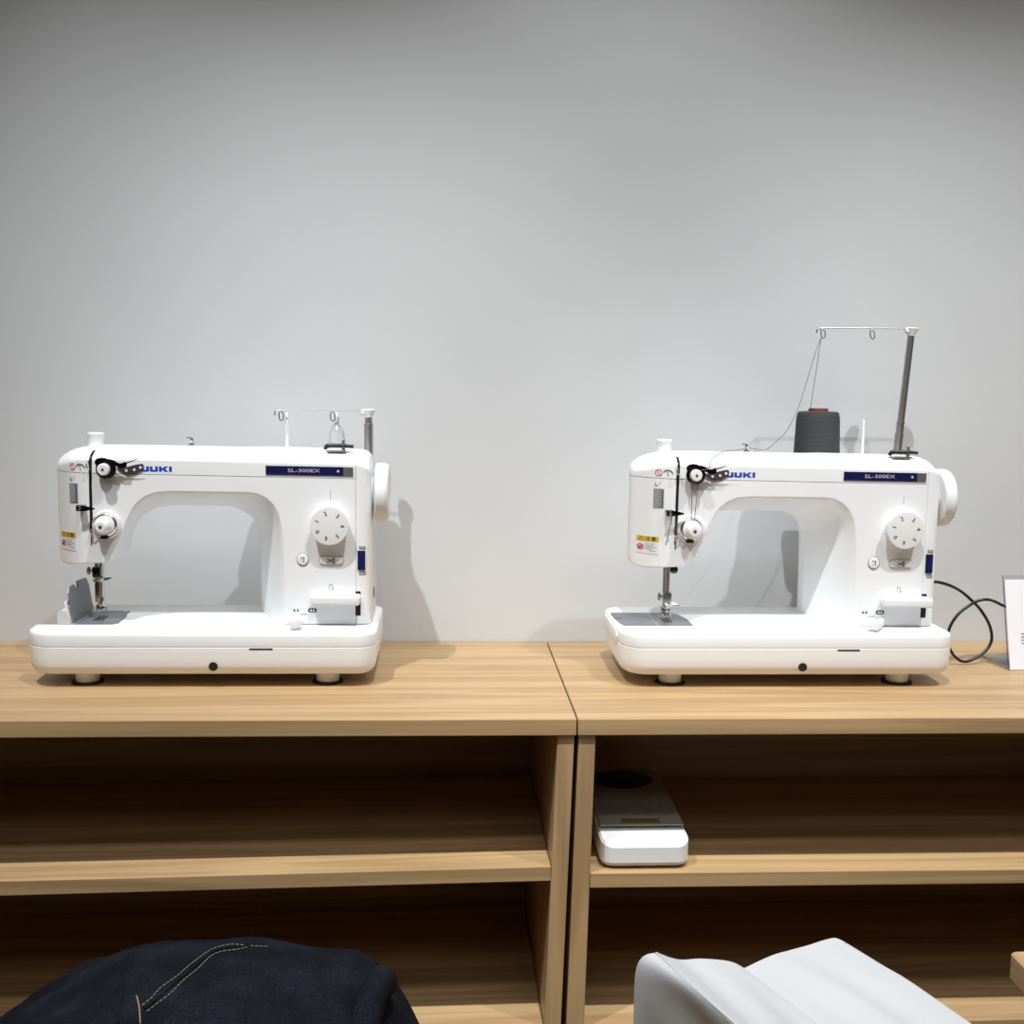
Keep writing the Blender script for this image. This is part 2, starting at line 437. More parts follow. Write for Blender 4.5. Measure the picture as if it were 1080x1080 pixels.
def boolean_cut(o, cutter_bm):
    me = bpy.data.meshes.new('cut'); cutter_bm.normal_update(); bmesh.ops.recalc_face_normals(cutter_bm, faces=cutter_bm.faces)
    cutter_bm.to_mesh(me); cutter_bm.free()
    c = bpy.data.objects.new('cut', me); COL.objects.link(c)
    if o.parent: c.parent = o.parent
    md = o.modifiers.new('cut', 'BOOLEAN'); md.operation = 'DIFFERENCE'; md.object = c; md.solver = 'EXACT'
    bpy.context.view_layer.update()
    dg = bpy.context.evaluated_depsgraph_get()
    nm = bpy.data.meshes.new_from_object(o.evaluated_get(dg)); o.modifiers.clear()
    old = o.data; o.data = nm; bpy.data.meshes.remove(old)
    bpy.data.objects.remove(c); bpy.data.meshes.remove(me)

def LM(u, v):
    """left machine close-up reading -> casing front-plane coordinates"""
    px, py = 20+u/5.4, 440+v/5.4
    return (0.0217+(px-109)*0.001178, 0.2707-(py-494)*0.001206)

def front(u0, z0, off):
    """maps letter coordinates onto the casing front, standing `off` proud"""
    def f(u, v, w):
        x = u0+u
        return (x, yf_at(x) - off - w, z0+v)
    return f
def decal(bm, x0, x1, z0, z1, off=0.0002, thick=0.0004, n=6):
    """thin label that follows the curved front"""
    F = []; K = []
    for i in range(n+1):
        x = x0 + (x1-x0)*i/n; y = yf_at(x)
        F.append([bm.verts.new((x, y-off-thick, z)) for z in (z0, z1)])
        K.append([bm.verts.new((x, y-off+0.0006, z)) for z in (z0, z1)])
    for i in range(n):
        bm.faces.new((F[i][0], F[i+1][0], F[i+1][1], F[i][1])); bm.faces.new((K[i][0], K[i][1], K[i+1][1], K[i+1][0]))
        bm.faces.new((F[i][1], F[i+1][1], K[i+1][1], K[i][1])); bm.faces.new((F[i][0], K[i][0], K[i+1][0], F[i+1][0]))
    bm.faces.new((F[0][0], F[0][1], K[0][1], K[0][0])); bm.faces.new((F[n][0], K[n][0], K[n][1], F[n][1]))

def letters_logo(bm, x0, x1, z0, z1, y0, y1):
    """four wide block letters"""
    H = z1-z0; W = x1-x0; s = W/3.80
    def P(poly, ox): plate_xz(bm, [(x0+ox+a*s, z0+c*H) for a, c in poly], y0, y1)
    P([(0,0.05),(.12,0),(.80,0),(.95,.12),(.95,1),(.62,1),(.62,.30),(.33,.30),(.33,.52),(0,.52)], 0)
    P([(0,1),(0,.12),(.15,0),(.85,0),(1,.12),(1,1),(.67,1),(.67,.30),(.33,.30),(.33,1)], s*1.06)
    P([(0,0),(.32,0),(.32,.36),(.44,.36),(.72,0),(1.12,0),(.70,.52),(1.10,1),(.70,1),(.44,.66),(.32,.66),(.32,1),(0,1)], s*2.20)
    P([(0,0),(.34,0),(.34,1),(0,1)], s*3.44)

def sewing_machine(label, loc, opened, tall, dial_turn):
    t = thing('sewing_machine', label, 'sewing machine', loc, 'white sewing machines on the oak counter')
    def A(name, bm, mat, parent=None, smooth=35, label=None):
        o = link(name, bm, mat, parent or t, smooth)
        if label: o['label'] = label
        return o
    # ---- base
    tray = A('base_tray', tray_bm(), M['white'])
    bed = A('bed', bed_bm(opened), M['white'])
    if opened:
        c = bmesh.new(); plate_xz(c, [(-0.08, Z_SEAM-0.002), (0.0285, Z_SEAM-0.002), (0.0285, 0.09), (-0.08, 0.09)], 0.0150, 0.1000)
        boolean_cut(bed, c)
        c = bmesh.new(); plate_xz(c, [(-0.08, 0.036), (-0.004, 0.036), (-0.004, 0.06), (-0.08, 0.06)], 0.0205, 0.1000)
        boolean_cut(tray, c)
    # ---- body
    me = {}
    for k in BODY:
        bm = BODY[k].copy()
        ob = A(k, bm, M['white'], smooth=30)
        wn = ob.modifiers.new('normals', 'WEIGHTED_NORMAL'); wn.keep_sharp = True; wn.weight = 80
    # ---- feet
    for fx in (0.0, 0.302):
        for fy in (0.0, 0.112):
            bm = bmesh.new(); lathe(bm, (fx, fy, 0.0022), (0, 0, 1), [(0, .0138), (.001, .0146), (.0155, .0150)], 28)
            ft = A('foot', bm, M['matte'])
            bm = bmesh.new(); lathe(bm, (fx, fy, 0.0), (0, 0, 1), [(0, .0200), (.0016, .0200), (.0026, .0186)], 28)
            A('rubber_pad', bm, M['rubber'], ft)
    # ---- base front details
    bm = bmesh.new(); lathe(bm, (0.164, BY0-0.0003, 0.0285), (0, 1, 0), [(0, .0056), (.003, .0056)], 24); A('knee_lever_socket', bm, M['black'])
    bm = bmesh.new(); box(bm, 0.2085, 0.2375, BY0-0.0002, BY0+.002, 0.0495, 0.0518); A('release_slot', bm, M['black'])
    # ---- needle and slide plate
    zt = Z_BED+0.0003
    if opened:
        poly = [(-0.004,.0206),(.020,.0200),(.026,.026),(.029,.036),(.0305,.052),(.030,.075),(.026,.094),(.018,.1015),(-0.004,.1015)]
    else:
        poly = [(-0.0150,.0150),(.0300,.0150),(.0330,.0185),(.0250,.096),(.0180,.1000),(-0.0150,.1000)]
    px1 = 0.031
    poly = [(-0.0135,.0170),(.0290,.0165),(.0335,.0215),(.0330,.060),(.0270,.0900),(.0180,.1010),(-0.0135,.1010)]
    if opened: poly = [(-0.0205,.0170)] + poly[1:-1] + [(-0.0205,.1010)]
    bm = bmesh.new(); slab(bm, poly, [(Z_BED-.0015, 0), (zt, 0), (zt+.0003, .0004)]); npl = A('needle_plate', bm, M['plate'])
    bm = bmesh.new()
    for dx in (-.0045, 0.0, .0045):
        for k in range(9): box(bm, .003+dx-.0008, .003+dx+.0008, .036+k*.0033, .0378+k*.0033, zt, zt+.0012)
    A('feed_dog', bm, M['dsteel'], npl)
    bm = bmesh.new(); box(bm, .010, .0285, .0552, .0560, zt+.0003, zt+.0005); box(bm, -.009 if not opened else -.003, -.004 if not opened else -.002, .0552, .0560, zt+.0003, zt+.0005)
    A('guide_line', bm, M['lightink'], npl)
    if not opened:
        pl = [(-.0585,.0170),(-.0142,.0170),(-.0142,.1010),(-.0640,.1010),(-.0660,.094),(-.0655,.060),(-.0625,.030)]
        bm = bmesh.new(); slab(bm, pl, [(Z_BED-.0015, 0), (zt, 0), (zt+.0003, .0004)]); sp = A('slide_plate', bm, M['plate'])
        bm = bmesh.new(); box(bm, -.0635, -.055, .062, .066, zt+.0003, zt+.0005); A('finger_notch', bm, M['dsteel'], sp)
        # closed hook cover on the left end
        bm = bmesh.new(); cp = [(0.018, .0450), (.110, .0450), (.122, .052), (.126, .0605), (.119, .066), (.010, .066), (.003, .0605), (.007, .052)]
        a = ring(bm, [(BX0-.0011, y, z) for y, z in cp]); c2 = ring(bm, [(BX0+.003, y, z) for y, z in cp])
        bridge(bm, a, c2); bm.faces.new(a); bm.faces.new(c2[::-1]); bevel_all(bm, 0.0008)
        A('hook_cover', bm, M['white'], bed)
    else:
        # slide plate flipped up on its hinge, standing beside the needle plate
        bm = bmesh.new()
        prof = [(.0190,.0715),(.0190,.1100),(.0247,.1175),(.0440,.1175),(.0500,.1110),(.0555,.1110),(.0592,.1195),(.0940,.1175),(.1000,.1100),(.1000,.0715)]
        def tilt(y, z): return -0.0215 - (z-.0715)*0.16
        a = ring(bm, [(tilt(y, z)-.0009, y, z) for y, z in prof]); c2 = ring(bm, [(tilt(y, z)+.0009, y, z) for y, z in prof])
        bridge(bm, a, c2); bm.faces.new(a); bm.faces.new(c2[::-1]); sp = A('slide_plate', bm, M['plate'], label='grey slide plate flipped up on edge')
        bm = bmesh.new()
        prof = [(.024,.0700),(.024,.0985),(.034,.0985),(.034,.0700)]
        a = ring(bm, [(tilt(y, z)-.0095+(.0985-z)*.12, y, z) for y, z in prof]); c2 = ring(bm, [(tilt(y, z)-.0065+(.0985-z)*.12, y, z) for y, z in prof])
        bridge(bm, a, c2); bm.faces.new(a); bm.faces.new(c2[::-1]); bevel_all(bm, .0006); A('plate_latch', bm, M['matte'], sp, label='white latch strip')
        bm = bmesh.new(); box(bm, -.0290, -.0262, .0225, .030, .0920, .1010, .0004); A('plate_spring', bm, M['chrome'], sp)
        # inside the hook chamber
        bm = bmesh.new(); box(bm, -.050, -.0425, .0990, .1001, .0610, .0624); A('chamber_slot', bm, M['ink'], bed)
        bm = bmesh.new(); lathe(bm, (-.0035, .060, .0480), (1, 0, 0), [(-.016, .0165), (-.014, .0185), (.006, .0185)], 28); A('rotary_hook', bm, M['steel'], bed)
    # ---- needle bar group
    cx = 0.0020
    bm = bmesh.new(); lathe(bm, (cx, .044, .0), (0, 0, 1), [(.110 if not opened else .126, .0030), (.158, .0030)], 16); A('needle_bar', bm, M['gun'])
    bm = bmesh.new(); lathe(bm, (cx, .060, .0), (0, 0, 1), [(.0880, .0036), (.162, .0036)], 16); A('presser_bar', bm, M['chrome' if opened else 'gun'])
    bm = bmesh.new(); box(bm, cx-.0085, cx+.0055, .034, .066, .1475, .1500, .0004); A('bar_bushing', bm, M['dsteel'])
    zc = .1335 if opened else .1030
    bm = bmesh.new(); box(bm, cx-.0052, cx+.0050, .0385, .0500, zc-.0065, zc+.0075, .0012); cl = A('needle_clamp', bm, M['dsteel' if opened else 'steel'])
    bm = bmesh.new()
    lathe(bm, (cx-.0050, .044, zc+.002), (-1, 0, 0), [(0, .0018), (.0042, .0018), (.0043, .0048), (.0066, .0052), (.0074, .004)], 20); A('clamp_screw', bm, M['steel'], cl)
    bm = bmesh.new(); lathe(bm, (cx, .044, 0), (0, 0, 1), [(zc-.034, .0002), (zc-.030, .0007), (zc-.006, .0008)], 10); A('needle', bm, M['chrome'], cl)
    if opened:
        bm = bmesh.new(); lathe(bm, (cx+.0008, .050, .1205), (0, 0, 1), [(0, .0075), (.002, .0088), (.0035, .0080), (.0050, .0060)], 24)
        tube(bm, [(cx+.007, .049, .1235), (cx+.013, .047, .1245), (cx+.0175, .045, .1258)], [.0022, .0018, .0010], 10); A('thread_cutter', bm, M['chrome'])
        bm = bmesh.new(); box(bm, cx-.0030, cx+.0034, .0405, .0475, .0945, .1205, .0014); A('needle_holder', bm, flat('bronze_steel', (0.30, 0.20, 0.11), 0.35, 1.0), label='bronze coloured holder')
    else:
        bm = bmesh.new(); tube(bm, [(cx-.003, .043, .0975), (cx+.005, .041, .0955), (cx+.011, .040, .0950), (cx+.0165, .040, .0935)], [.0030, .0024, .0014, .0009], 10)
        lathe(bm, (cx, .046, .0930), (0, 0, 1), [(0, .0052), (.003, .0060), (.006, .0045)], 20); A('thread_cutter', bm, M['chrome'])
        bm = bmesh.new(); lathe(bm, (cx+.008, .050, .1410), (0, -1, 0), [(0, .0050), (.006, .0055), (.007, .0035)], 20); box(bm, cx-.004, cx+.010, .046, .056, .1440, .1475, .001)
        A('needle_bar_guide', bm, M['dsteel'])
    bm = bmesh.new()
    lathe(bm, (cx, .0585, .0), (0, 0, 1), [(.0835, .0050), (.0860, .0064), (.0885, .0064), (.0900, .0040), (.0985, .0040), (.1000, .0030)], 24)
    box(bm, cx-.0060, cx-.0012, .036, .060, .0790 if not opened else .0830, .0812 if not opened else .0850, .0006)
    box(bm, cx+.0012, cx+.0060, .036, .060, .0790 if not opened else .0830, .0812 if not opened else .0850, .0006)
    box(bm, cx-.0060, cx+.0060, .052, .062, .0790, .0870, .001)
    A('presser_foot', bm, M['chrome'])
    # ---- knob on top of the head
    bm = bmesh.new(); lathe(bm, (-.003, .0705, .2930), (0, 0, 1), [(0, .0102), (.004, .0096), (.0150, .0100), (.0170, .0108), (.0188, .0106), (.0198, .0096), (.0202, .006), (.0203, .0005)], 36)
    A('pressure_knob', bm, M['matte'])
    # ---- take-up lever slot
    pts = [(.0068, .045, .2957), (.0066, .0330, .2927), (.0064, .0220, .2879), (.0062, .0165, .2845), (.0060, YB, .2800), (.0057, YB, .272), (.0055, YB, .262), (.0052, YB, .245), (.0052, YB, .225), (.0052, YB, .205), (.0046, YB, .1915)]
    pts = [Vector(p) for p in smooth_path(pts, 3)]
    bm = bmesh.new(); prev = None
    for i, p in enumerate(pts):
        tt = (pts[min(i+1, len(pts)-1)]-pts[max(i-1, 0)]).normalized()
        nn = Vector((1, 0, 0)).cross(tt).normalized()
        if nn.y > 0: nn = -nn
        r_ = ring(bm, [p+Vector((-.0017, 0, 0))+nn*.0006, p+Vector((.0017, 0, 0))+nn*.0006, p+Vector((.0017, 0, 0))-nn*.0016, p+Vector((-.0017, 0, 0))-nn*.0016])
        if prev: bridge(bm, prev, r_)
        else: bm.faces.new(r_)
        prev = r_
    bm.faces.new(prev[::-1]); A('take_up_slot', bm, M['black'])
    tz = .2800
    bm = bmesh.new(); tube(bm, smooth_path([(.0045, .018, tz), (.0035, .010, tz-.001), (.0030, .0075, tz-.005), (.0046, .008, tz-.009), (.0055, .014, tz-.010)], 4), .0010, 8); A('take_up_lever', bm, M['chrome'])
    # ---- thread guide above the tension dial
    bm = bmesh.new(); poly = [(-.0100, .2175), (-.0100, .2245), (-.001, .2245), (.0060, .2232), (.0125, .2215), (.0130, .2200), (.006, .2185), (-.001, .2175)]
    plate_xz(bm, poly, .0035, .0052); box(bm, -.0100, -.0010, .0035, .0165, .2232, .2245)
    g = A('face_thread_guide', bm, M['dsteel'])
    bm = bmesh.new(); lathe(bm, (-.0055, .0036, .2212), (0, -1, 0), [(0, .0024), (.0010, .0024), (.0016, .0012)], 16); A('guide_screw', bm, M['chrome'], g)
    # ---- tension dial
    tcx, tcz = .0240, .1997
    bm = bmesh.new(); lathe(bm, (tcx, YB+.001, tcz), (0, -1, 0), [(0, .0182), (.0035, .0178), (.0050, .0166), (.0052, .0145)], 40); td = A('tension_unit', bm, M['matte'])
    bm = bmesh.new(); lathe(bm, (tcx, YB-.0040, tcz), (0, -1, 0), [(0, .0130), (.0010, .0142), (.0022, .0128), (.0030, .0142), (.0042, .0130), (.0046, .009)], 40); A('tension_disc', bm, M['chrome'], td)
    bm = bmesh.new(); lathe(bm, (tcx, YB-.0080, tcz), (0, -1, 0), [(0, .0118), (.0016, .0124), (.0060, .0120), (.0062, .0100), (.0150, .0092), (.0180, .0080), (.0196, .0060), (.0197, .0022)], 40); kn = A('tension_knob', bm, M['matte'], td)
    bm = bmesh.new(); lathe(bm, (tcx, YB-.0274, tcz), (0, -1, 0), [(0, .0022), (.0007, .0022)], 16); A('knob_screw', bm, M['ink'], kn)
    bm = bmesh.new(); box(bm, tcx-.0065, tcx+.0035, YB-.0090, YB-.003, tcz-.0175, tcz-.0148, .0006); A('tension_stop', bm, M['dsteel'], td)
    bm = bmesh.new(); tube(bm, smooth_path([(tcx-.0125, YB-.007, tcz-.004), (.0065, YB-.008, .1935), (.0040, YB-.006, .1905), (.0052, YB-.003, .1880)], 4), .0007, 8)
    box(bm, .0030, .0066, YB-.0050, YB+.001, .1885, .1925, .0006); A('check_spring', bm, M['chrome'], td)
    bm = bmesh.new(); box(bm, .0038, .0052, YB-.0008, YB+.0006, .1735, .1830); A('thread_hook', bm, M['steel'])
    # ---- upper tension (pretension) with its dark guide plate
    pcx, pcz = .0240, .2705
    bm = bmesh.new()
    outl = [LM(*q) for q in ((446,262),(448,244),(462,232),(485,228),(505,230),(520,236),(540,238),(560,246),(580,258),(600,258),(615,250),(626,256),(624,280),(600,287),(580,284),(560,272),(545,262),(525,256),(505,258),(478,262),(455,272))]
    plate_xz(bm, outl[::-1], YB-.0105, YB-.0085); pre = A('pretension_unit', bm, M['dsteel'])
    bm = bmesh.new(); lathe(bm, (pcx+.003, YB+.001, pcz), (0, -1, 0), [(0, .0065), (.006, .0065), (.0062, .0112), (.0078, .0124), (.0086, .0112), (.0100, .0124), (.0112, .0100), (.0114, .006)], 36); A('pretension_disc', bm, M['dsteel'], pre)
    bm = bmesh.new(); lathe(bm, (pcx+.002, YB-.0104, pcz), (0, -1, 0), [(0, .0070), (.0010, .0076), (.0070, .0074), (.0080, .0064), (.0082, .0016)], 32); pk = A('pretension_knob', bm, M['matte'], pre)
    bm = bmesh.new(); lathe(bm, (pcx+.002, YB-.0184, pcz), (0, -1, 0), [(0, .0017), (.0006, .0017)], 14); A('knob_screw', bm, M['ink'], pk)
    bm = bmesh.new(); fl = [LM(*q) for q in ((556,284),(598,288),(650,272),(700,262),(712,272),(704,300),(660,322),(620,328),(600,318),(570,300))]
    plate_xz(bm, fl[::-1], YB-.0016, YB-.0002)
    fg = A('thread_guide_plate', bm, M['steel'], pre)
    bm = bmesh.new()
    for q in ((612, 302), (657, 297), (692, 284)):
        x, z = LM(*q); lathe(bm, (x, YB-.0021, z), (0, 1, 0), [(0, .0017), (.0007, .0017)], 14)
    A('guide_eyelet', bm, M['paper'], fg)
    bm = bmesh.new(); (x0_, z0_), (x1_, z1_) = LM(606, 262), LM(700, 228)
    tube(bm, [(x0_, YB-.0090, z0_), ((x0_+x1_)/2, YB-.011, (z0_+z1_)/2-.0004), (x1_, YB-.0125, z1_)], [.0009, .0007, .0003], 8); A('guide_spike', bm, M['dsteel'], pre)
    # ---- logo, badge
    bm = bmesh.new(); letters_logo(bm, .0685, .1066, .2675, .2738, YB-.0004, YB+.0003); A('logo_lettering', bm, M['blue'], smooth=0)
    bx0, bx1, bz0, bz1 = .2236, .3345, .2650, .2762
    bm = bmesh.new()
    def sl(x): return -0.0100*(x-bx0)
    def quad_front(x0, x1, z0, z1, o0, o1):
        a = ring(bm, [(x0, YB-o0, z0+sl(x0)), (x1, YB-o0, z0+sl(x1)), (x1, YB-o0, z1+sl(x1)), (x0, YB-o0, z1+sl(x0))])
        c = ring(bm, [(x0, YB+o1, z0+sl(x0)), (x1, YB+o1, z0+sl(x1)), (x1, YB+o1, z1+sl(x1)), (x0, YB+o1, z1+sl(x0))])
        bridge(bm, a, c); bm.faces.new(a); bm.faces.new(c[::-1])
    quad_front(bx0, .3210, bz0, bz1, .0010, .0006); bd = A('model_badge', bm, M['navy'], smooth=0)
    bm = bmesh.new(); quad_front(.3211, bx1-.001, bz0, bz1, .0010, .0006); A('badge_end', bm, M['silver'], bd, 0)
    bm = bmesh.new(); text_bm(bm, 'SL-300EX', .0064, lambda u, v, w: (.2712+u, YB-.0011-w, .2702+v), xscale=1.6); A('badge_lettering', bm, M['lightink'], bd, 0)
    bm = bmesh.new(); disc_xz(bm, .3146, .2699, 0, .0016, YB-.0013, YB-.0005); A('badge_dot', bm, M['lightink'], bd, 0)
    # ---- stitch length dial
    dcx, dcz = .3045, .2015
    bm = bmesh.new(); lathe(bm, (dcx, YB+.001, dcz), (0, -1, 0), [(0, .0216), (.0030, .0218), (.0040, .0224), (.0120, .0238), (.0142, .0243), (.0155, .0245), (.0160, .0240), (.0161, .0234), (.0161, .0005)], 64); dl = A('stitch_dial', bm, M['matte'])
    bm = bmesh.new()
    for k, deg in enumerate((207, 159, 107, 50, 0, -52, -104)):
        a = math.radians(deg+dial_turn); r = .0163
        text_bm(bm, str(k), .0075, (lambda c_: (lambda u, v, w: (c_[0]+u, YB-.0154-w, c_[1]+v)))((dcx+r*math.cos(a), dcz+r*math.sin(a))), rot=a-PI/2)
    A('dial_numbers', bm, M['ink'], dl, 0)
    bm = bmesh.new()
    for k in range(9):
        a = math.radians(-4+k*5.5 + (0 if opened else 196)); ca, sa = math.cos(a), math.sin(a)
        tube(bm, [(dcx+.0222*ca, YB-.006, dcz+.0222*sa), (dcx+.0240*ca, YB-.0130, dcz+.0240*sa)], .0006, 5)
    A('grip_ridges', bm, M['seam'], dl)
    bm = bmesh.new(); box(bm, .3048, .3054, YB-.0003, YB+.0003, .2335, .2448); A('dial_mark', bm, M['greyink'], smooth=0)
    # ---- buttons
    bm = bmesh.new(); disc_xz(bm, .2693, .1562, .0072, .0079, YB-.0007, YB+.0005, 40); b1 = A('needle_button', bm, M['greyink'])
    bm = bmesh.new(); lathe(bm, (.2693, YB+.001, .1562), (0, -1, 0), [(0, .0071), (.0022, .0071), (.0030, .0060), (.0030, .0005)], 36); A('button_cap', bm, M['white'], b1)
    bm = bmesh.new()
    for (x, z, w, h) in ((-.0018, .0022, .0010, .0018), (.0012, .0018, .0014, .0030), (.0016, -.0020, .0010, .0034), (-.0014, -.0026, .0012, .0010)):
        box(bm, .2693+x-w/2, .2693+x+w/2, YB-.0023, YB-.0018, .1562+z-h/2, .1562+z+h/2)
    A('button_symbol', bm, M['ink'], b1, 0)
    def stadium(bm, x0, x1, z0, z1, ya, yb_, ins=0.0):
        r = (z1-z0)/2; cz = (z0+z1)/2; p = []
        for k in range(13): a = -PI/2+PI*k/12; p.append((x1-r+r*math.cos(a), cz+r*math.sin(a)))
        for k in range(13): a = PI/2+PI*k/12; p.append((x0+r+r*math.cos(a), cz+r*math.sin(a)))
        plate_xz(bm, inset2(p, ins), ya, yb_)
    bm = bmesh.new(); stadium(bm, .2895, .3220, .1500, .1604, YB-.0006, YB+.0005); b2 = A('thread_trim_button', bm, M['greyink'], smooth=30)
    bm = bmesh.new(); stadium(bm, .2895, .3220, .1500, .1604, YB-.0020, YB+.0008, .0007); A('button_cap', bm, M['white'], b2, 30)
    bm = bmesh.new(); sx, sz = .3050, .1552; yy = YB-.0022
    tube(bm, [(sx-.0045, yy, sz+.0026), (sx+.0028, yy, sz-.0022)], .00045, 6); tube(bm, [(sx-.0045, yy, sz-.0026), (sx+.0028, yy, sz+.0022)], .00045, 6)
    disc_xz(bm, sx+.0037, sz+.0020, .0009, .0017, yy-.0002, yy+.0002, 16); disc_xz(bm, sx+.0037, sz-.0020, .0009, .0017, yy-.0002, yy+.0002, 16)
    A('scissors_symbol', bm, M['ink'], b2)
    # ---- power switch
    swx, swz = .3440, .1555
    bm = bmesh.new(); box(bm, swx-.0050, swx+.0048, YB-.0010, YB+.003, swz-.0125, swz+.0125, .0004); sw = A('power_switch', bm, M['black'], smooth=0)
    bm = bmesh.new(); plate_xz(bm, [(swx-.0036, swz-.0110), (swx+.0038, swz-.0110), (swx+.0038, swz+.0110), (swx-.0036, swz+.0110)], YB-.0024, YB); A('rocker', bm, M['rocker'], sw, 0)
    for zz, mark in ((.1722, 'ON'), (.1387, 'OFF')):
        bm = bmesh.new(); decal(bm, swx-.0030, swx+.0052, zz-.0018, zz+.0018, n=2); m1 = A('switch_mark', bm, M['greyink'], smooth=0)
        bm = bmesh.new(); text_bm(bm, mark, .0030, front(swx+.0011, zz, .0008)); A('mark_lettering', bm, M['paper'], m1, 0)
    # ---- reverse symbol, lever and slot
    bm = bmesh.new(); ux, uz = .3050, .1205
    tube(bm, smooth_path([(ux-.0022, YB-.0002, uz-.0035), (ux-.0022, YB-.0002, uz+.0020), (ux-.0012, YB-.0002, uz+.0034), (ux+.0008, YB-.0002, uz+.0034), (ux+.0020, YB-.0002, uz+.0020), (ux+.0020, YB-.0002, uz-.0026)], 3), .00032, 6)
    plate_xz(bm, [(ux+.0020, uz-.0042), (ux+.0036, uz-.0022), (ux+.0006, uz-.0022)], YB-.0003, YB+.0002); A('reverse_symbol', bm, M['greyink'])
    bm = bmesh.new(); box(bm, .3362, .3430, YB-.0004, YB+.002, .0830, .1150); A('lever_slot', bm, M['black'], smooth=0)
    bm = bmesh.new()
    box(bm, .2800, .3434, -.0080, YB+.004, .1000, .1118, .0028, 3)
    for v in bm.verts:
        if v.co.x < .285: v.co.z = .1060+(v.co.z-.1060)*.8; v.co.y = max(v.co.y, -.0030)
    A('reverse_lever', bm, M['matte'])
    # ---- printed symbols and small lever near the column foot
    bm = bmesh.new()
    for k in (0, 1): plate_xz(bm, [(.2565+k*.0045, .0885), (.2597+k*.0045, .0885), (.2587+k*.0045, .0912), (.2590+k*.0045, .0916), (.2572+k*.0045, .0916), (.2575+k*.0045, .0912)], YB-.0003, YB+.0002)
    A('needle_symbol', bm, M['ink'], smooth=0)
    bm = bmesh.new(); stadium(bm, .2755, .2868, .0872, .0928, YB-.0003, YB+.0003); pm = A('drop_feed_symbol', bm, M['ink'], smooth=0)
    bm = bmesh.new()
    for k in (0, 1): plate_xz(bm, [(.2778+k*.0036, .0885), (.2808+k*.0036, .0885), (.2800+k*.0036, .0914), (.2786+k*.0036, .0914)], YB-.0005, YB)
    A('symbol_marks', bm, M['paper'], pm, 0)
    bm = bmesh.new(); box(bm, .2655, .2740, YB-.0003, YB+.0002, .0843, .0851); A('small_print', bm, M['greyink'], smooth=0)
    bm = bmesh.new(); box(bm, -.0075, .0065, -.0070, .0070, -.0055, .0055, .0014); box(bm, .001, .0085, 0, .034, -.004, .004, .001)
    lv = Matrix.Translation((.2630, -.014, .0792)) @ Matrix.Rotation(math.radians(-8 if opened else 0), 4, 'Y') @ Matrix.Rotation(math.radians(10 if opened else -30), 4, 'Z')
    bmesh.ops.transform(bm, matrix=lv, verts=bm.verts); A('drop_feed_lever', bm, M['matte'])
    # ---- face plate print: window, no-touch sign, arrow, caution label
    bm = bmesh.new(); decal(bm, -.0240, -.0115, .2262, .2512, thick=.0004); wd = A('pressure_scale', bm, M['greyink'], smooth=0)
    bm = bmesh.new(); decal(bm, -.0172, -.0128, .2275, .2500, off=.0006, thick=.0003); A('scale_window', bm, M['ink'], wd, 0)
    bm = bmesh.new()
    for k in range(9): decal(bm, -.0172, -.0142, .2288+k*.0024, .2294+k*.0024, off=.0009, thick=.0002, n=1)
    A('scale_ticks', bm, M['paper'], wd, 0)
    bm = bmesh.new()
    for q in ((-.0225, -.0218, .2550, .2590), (-.0225, -.0190, .2550, .2556), (-.0175, -.0160, .2580, .2587)): decal(bm, *q, n=1)
    A('scale_symbol', bm, M['ink'], smooth=0)
    bm = bmesh.new(); c0 = (-.0185, .2722)
    def ring_front(bm, cx_, cz_, r0, r1, off, seg=28):
        A0 = []
        for r in (r0, r1):
            A0.append([(cx_+r*math.cos(2*PI*k/seg), cz_+r*math.sin(2*PI*k/seg)) for k in range(seg)])
        R_ = [ring(bm, [(x, yf_at(x)-off, z) for x, z in A0[0]]), ring(bm, [(x, yf_at(x)-off, z) for x, z in A0[1]]), ring(bm, [(x, yf_at(x)+.0004, z) for x, z in A0[1]]), ring(bm, [(x, yf_at(x)+.0004, z) for x, z in A0[0]])]
        for i in range(4): bridge(bm, R_[i], R_[(i+1) % 4])
    ring_front(bm, *c0, .0034, .0045, .0005)
    tube(bm, [(c0[0]+.0036*math.cos(a), yf_at(c0[0]+.0036*math.cos(a))-.0004, c0[1]+.0036*math.sin(a)) for a in (2.3, -0.84)], .0004, 5)
    ns = A('warning_ring', bm, M['pink'])
    bm = bmesh.new(); text_bm(bm, 'i', .006, front(c0[0], c0[1], .0005)); A('ring_symbol', bm, M['pink'], ns, 0)
    bm = bmesh.new()
    tube(bm, [(x, yf_at(x)-.0003, z) for x, z in ((-.0125, .2738), (-.010, .2758), (-.006, .2762), (-.0028, .2745), (-.0015, .2722))], .0009, 6)
    tube(bm, [(x, yf_at(x)-.0003, z) for x, z in ((-.0083, .2728), (-.0070, .2722), (-.0067, .2680))], .0006, 6); A('arrow_symbol', bm, M['greyink'])
    # caution label
    x0, x1 = -.0415, -.0165
    bm = bmesh.new(); decal(bm, x0, x1, .1650, .1808, n=10); la = A('caution_label', bm, M['paper'], smooth=0)
    bm = bmesh.new(); decal(bm, x0, x1, .1808, .1880, n=10); A('label_band', bm, M['yellow'], la, 0)
    bm = bmesh.new(); text_bm(bm, '\u26a0', .0062, front(-.0365, .1844, .0008)); text_bm(bm, '\u6ce8', .0062, front(-.0290, .1844, .0008)); text_bm(bm, '\u610f', .0062, front(-.0222, .1844, .0008)); A('band_lettering', bm, M['ink'], la, 0)
    bm = bmesh.new(); ring_front(bm, -.0370, .1735, .0028, .0038, .0010, 24); tube(bm, [(x, yf_at(x)-.0008, z) for x, z in ((-.0392, .1722), (-.037, .1738), (-.0350, .1748))], .0012, 6); A('label_prohibition_mark', bm, M['red'], la)
    bm = bmesh.new()
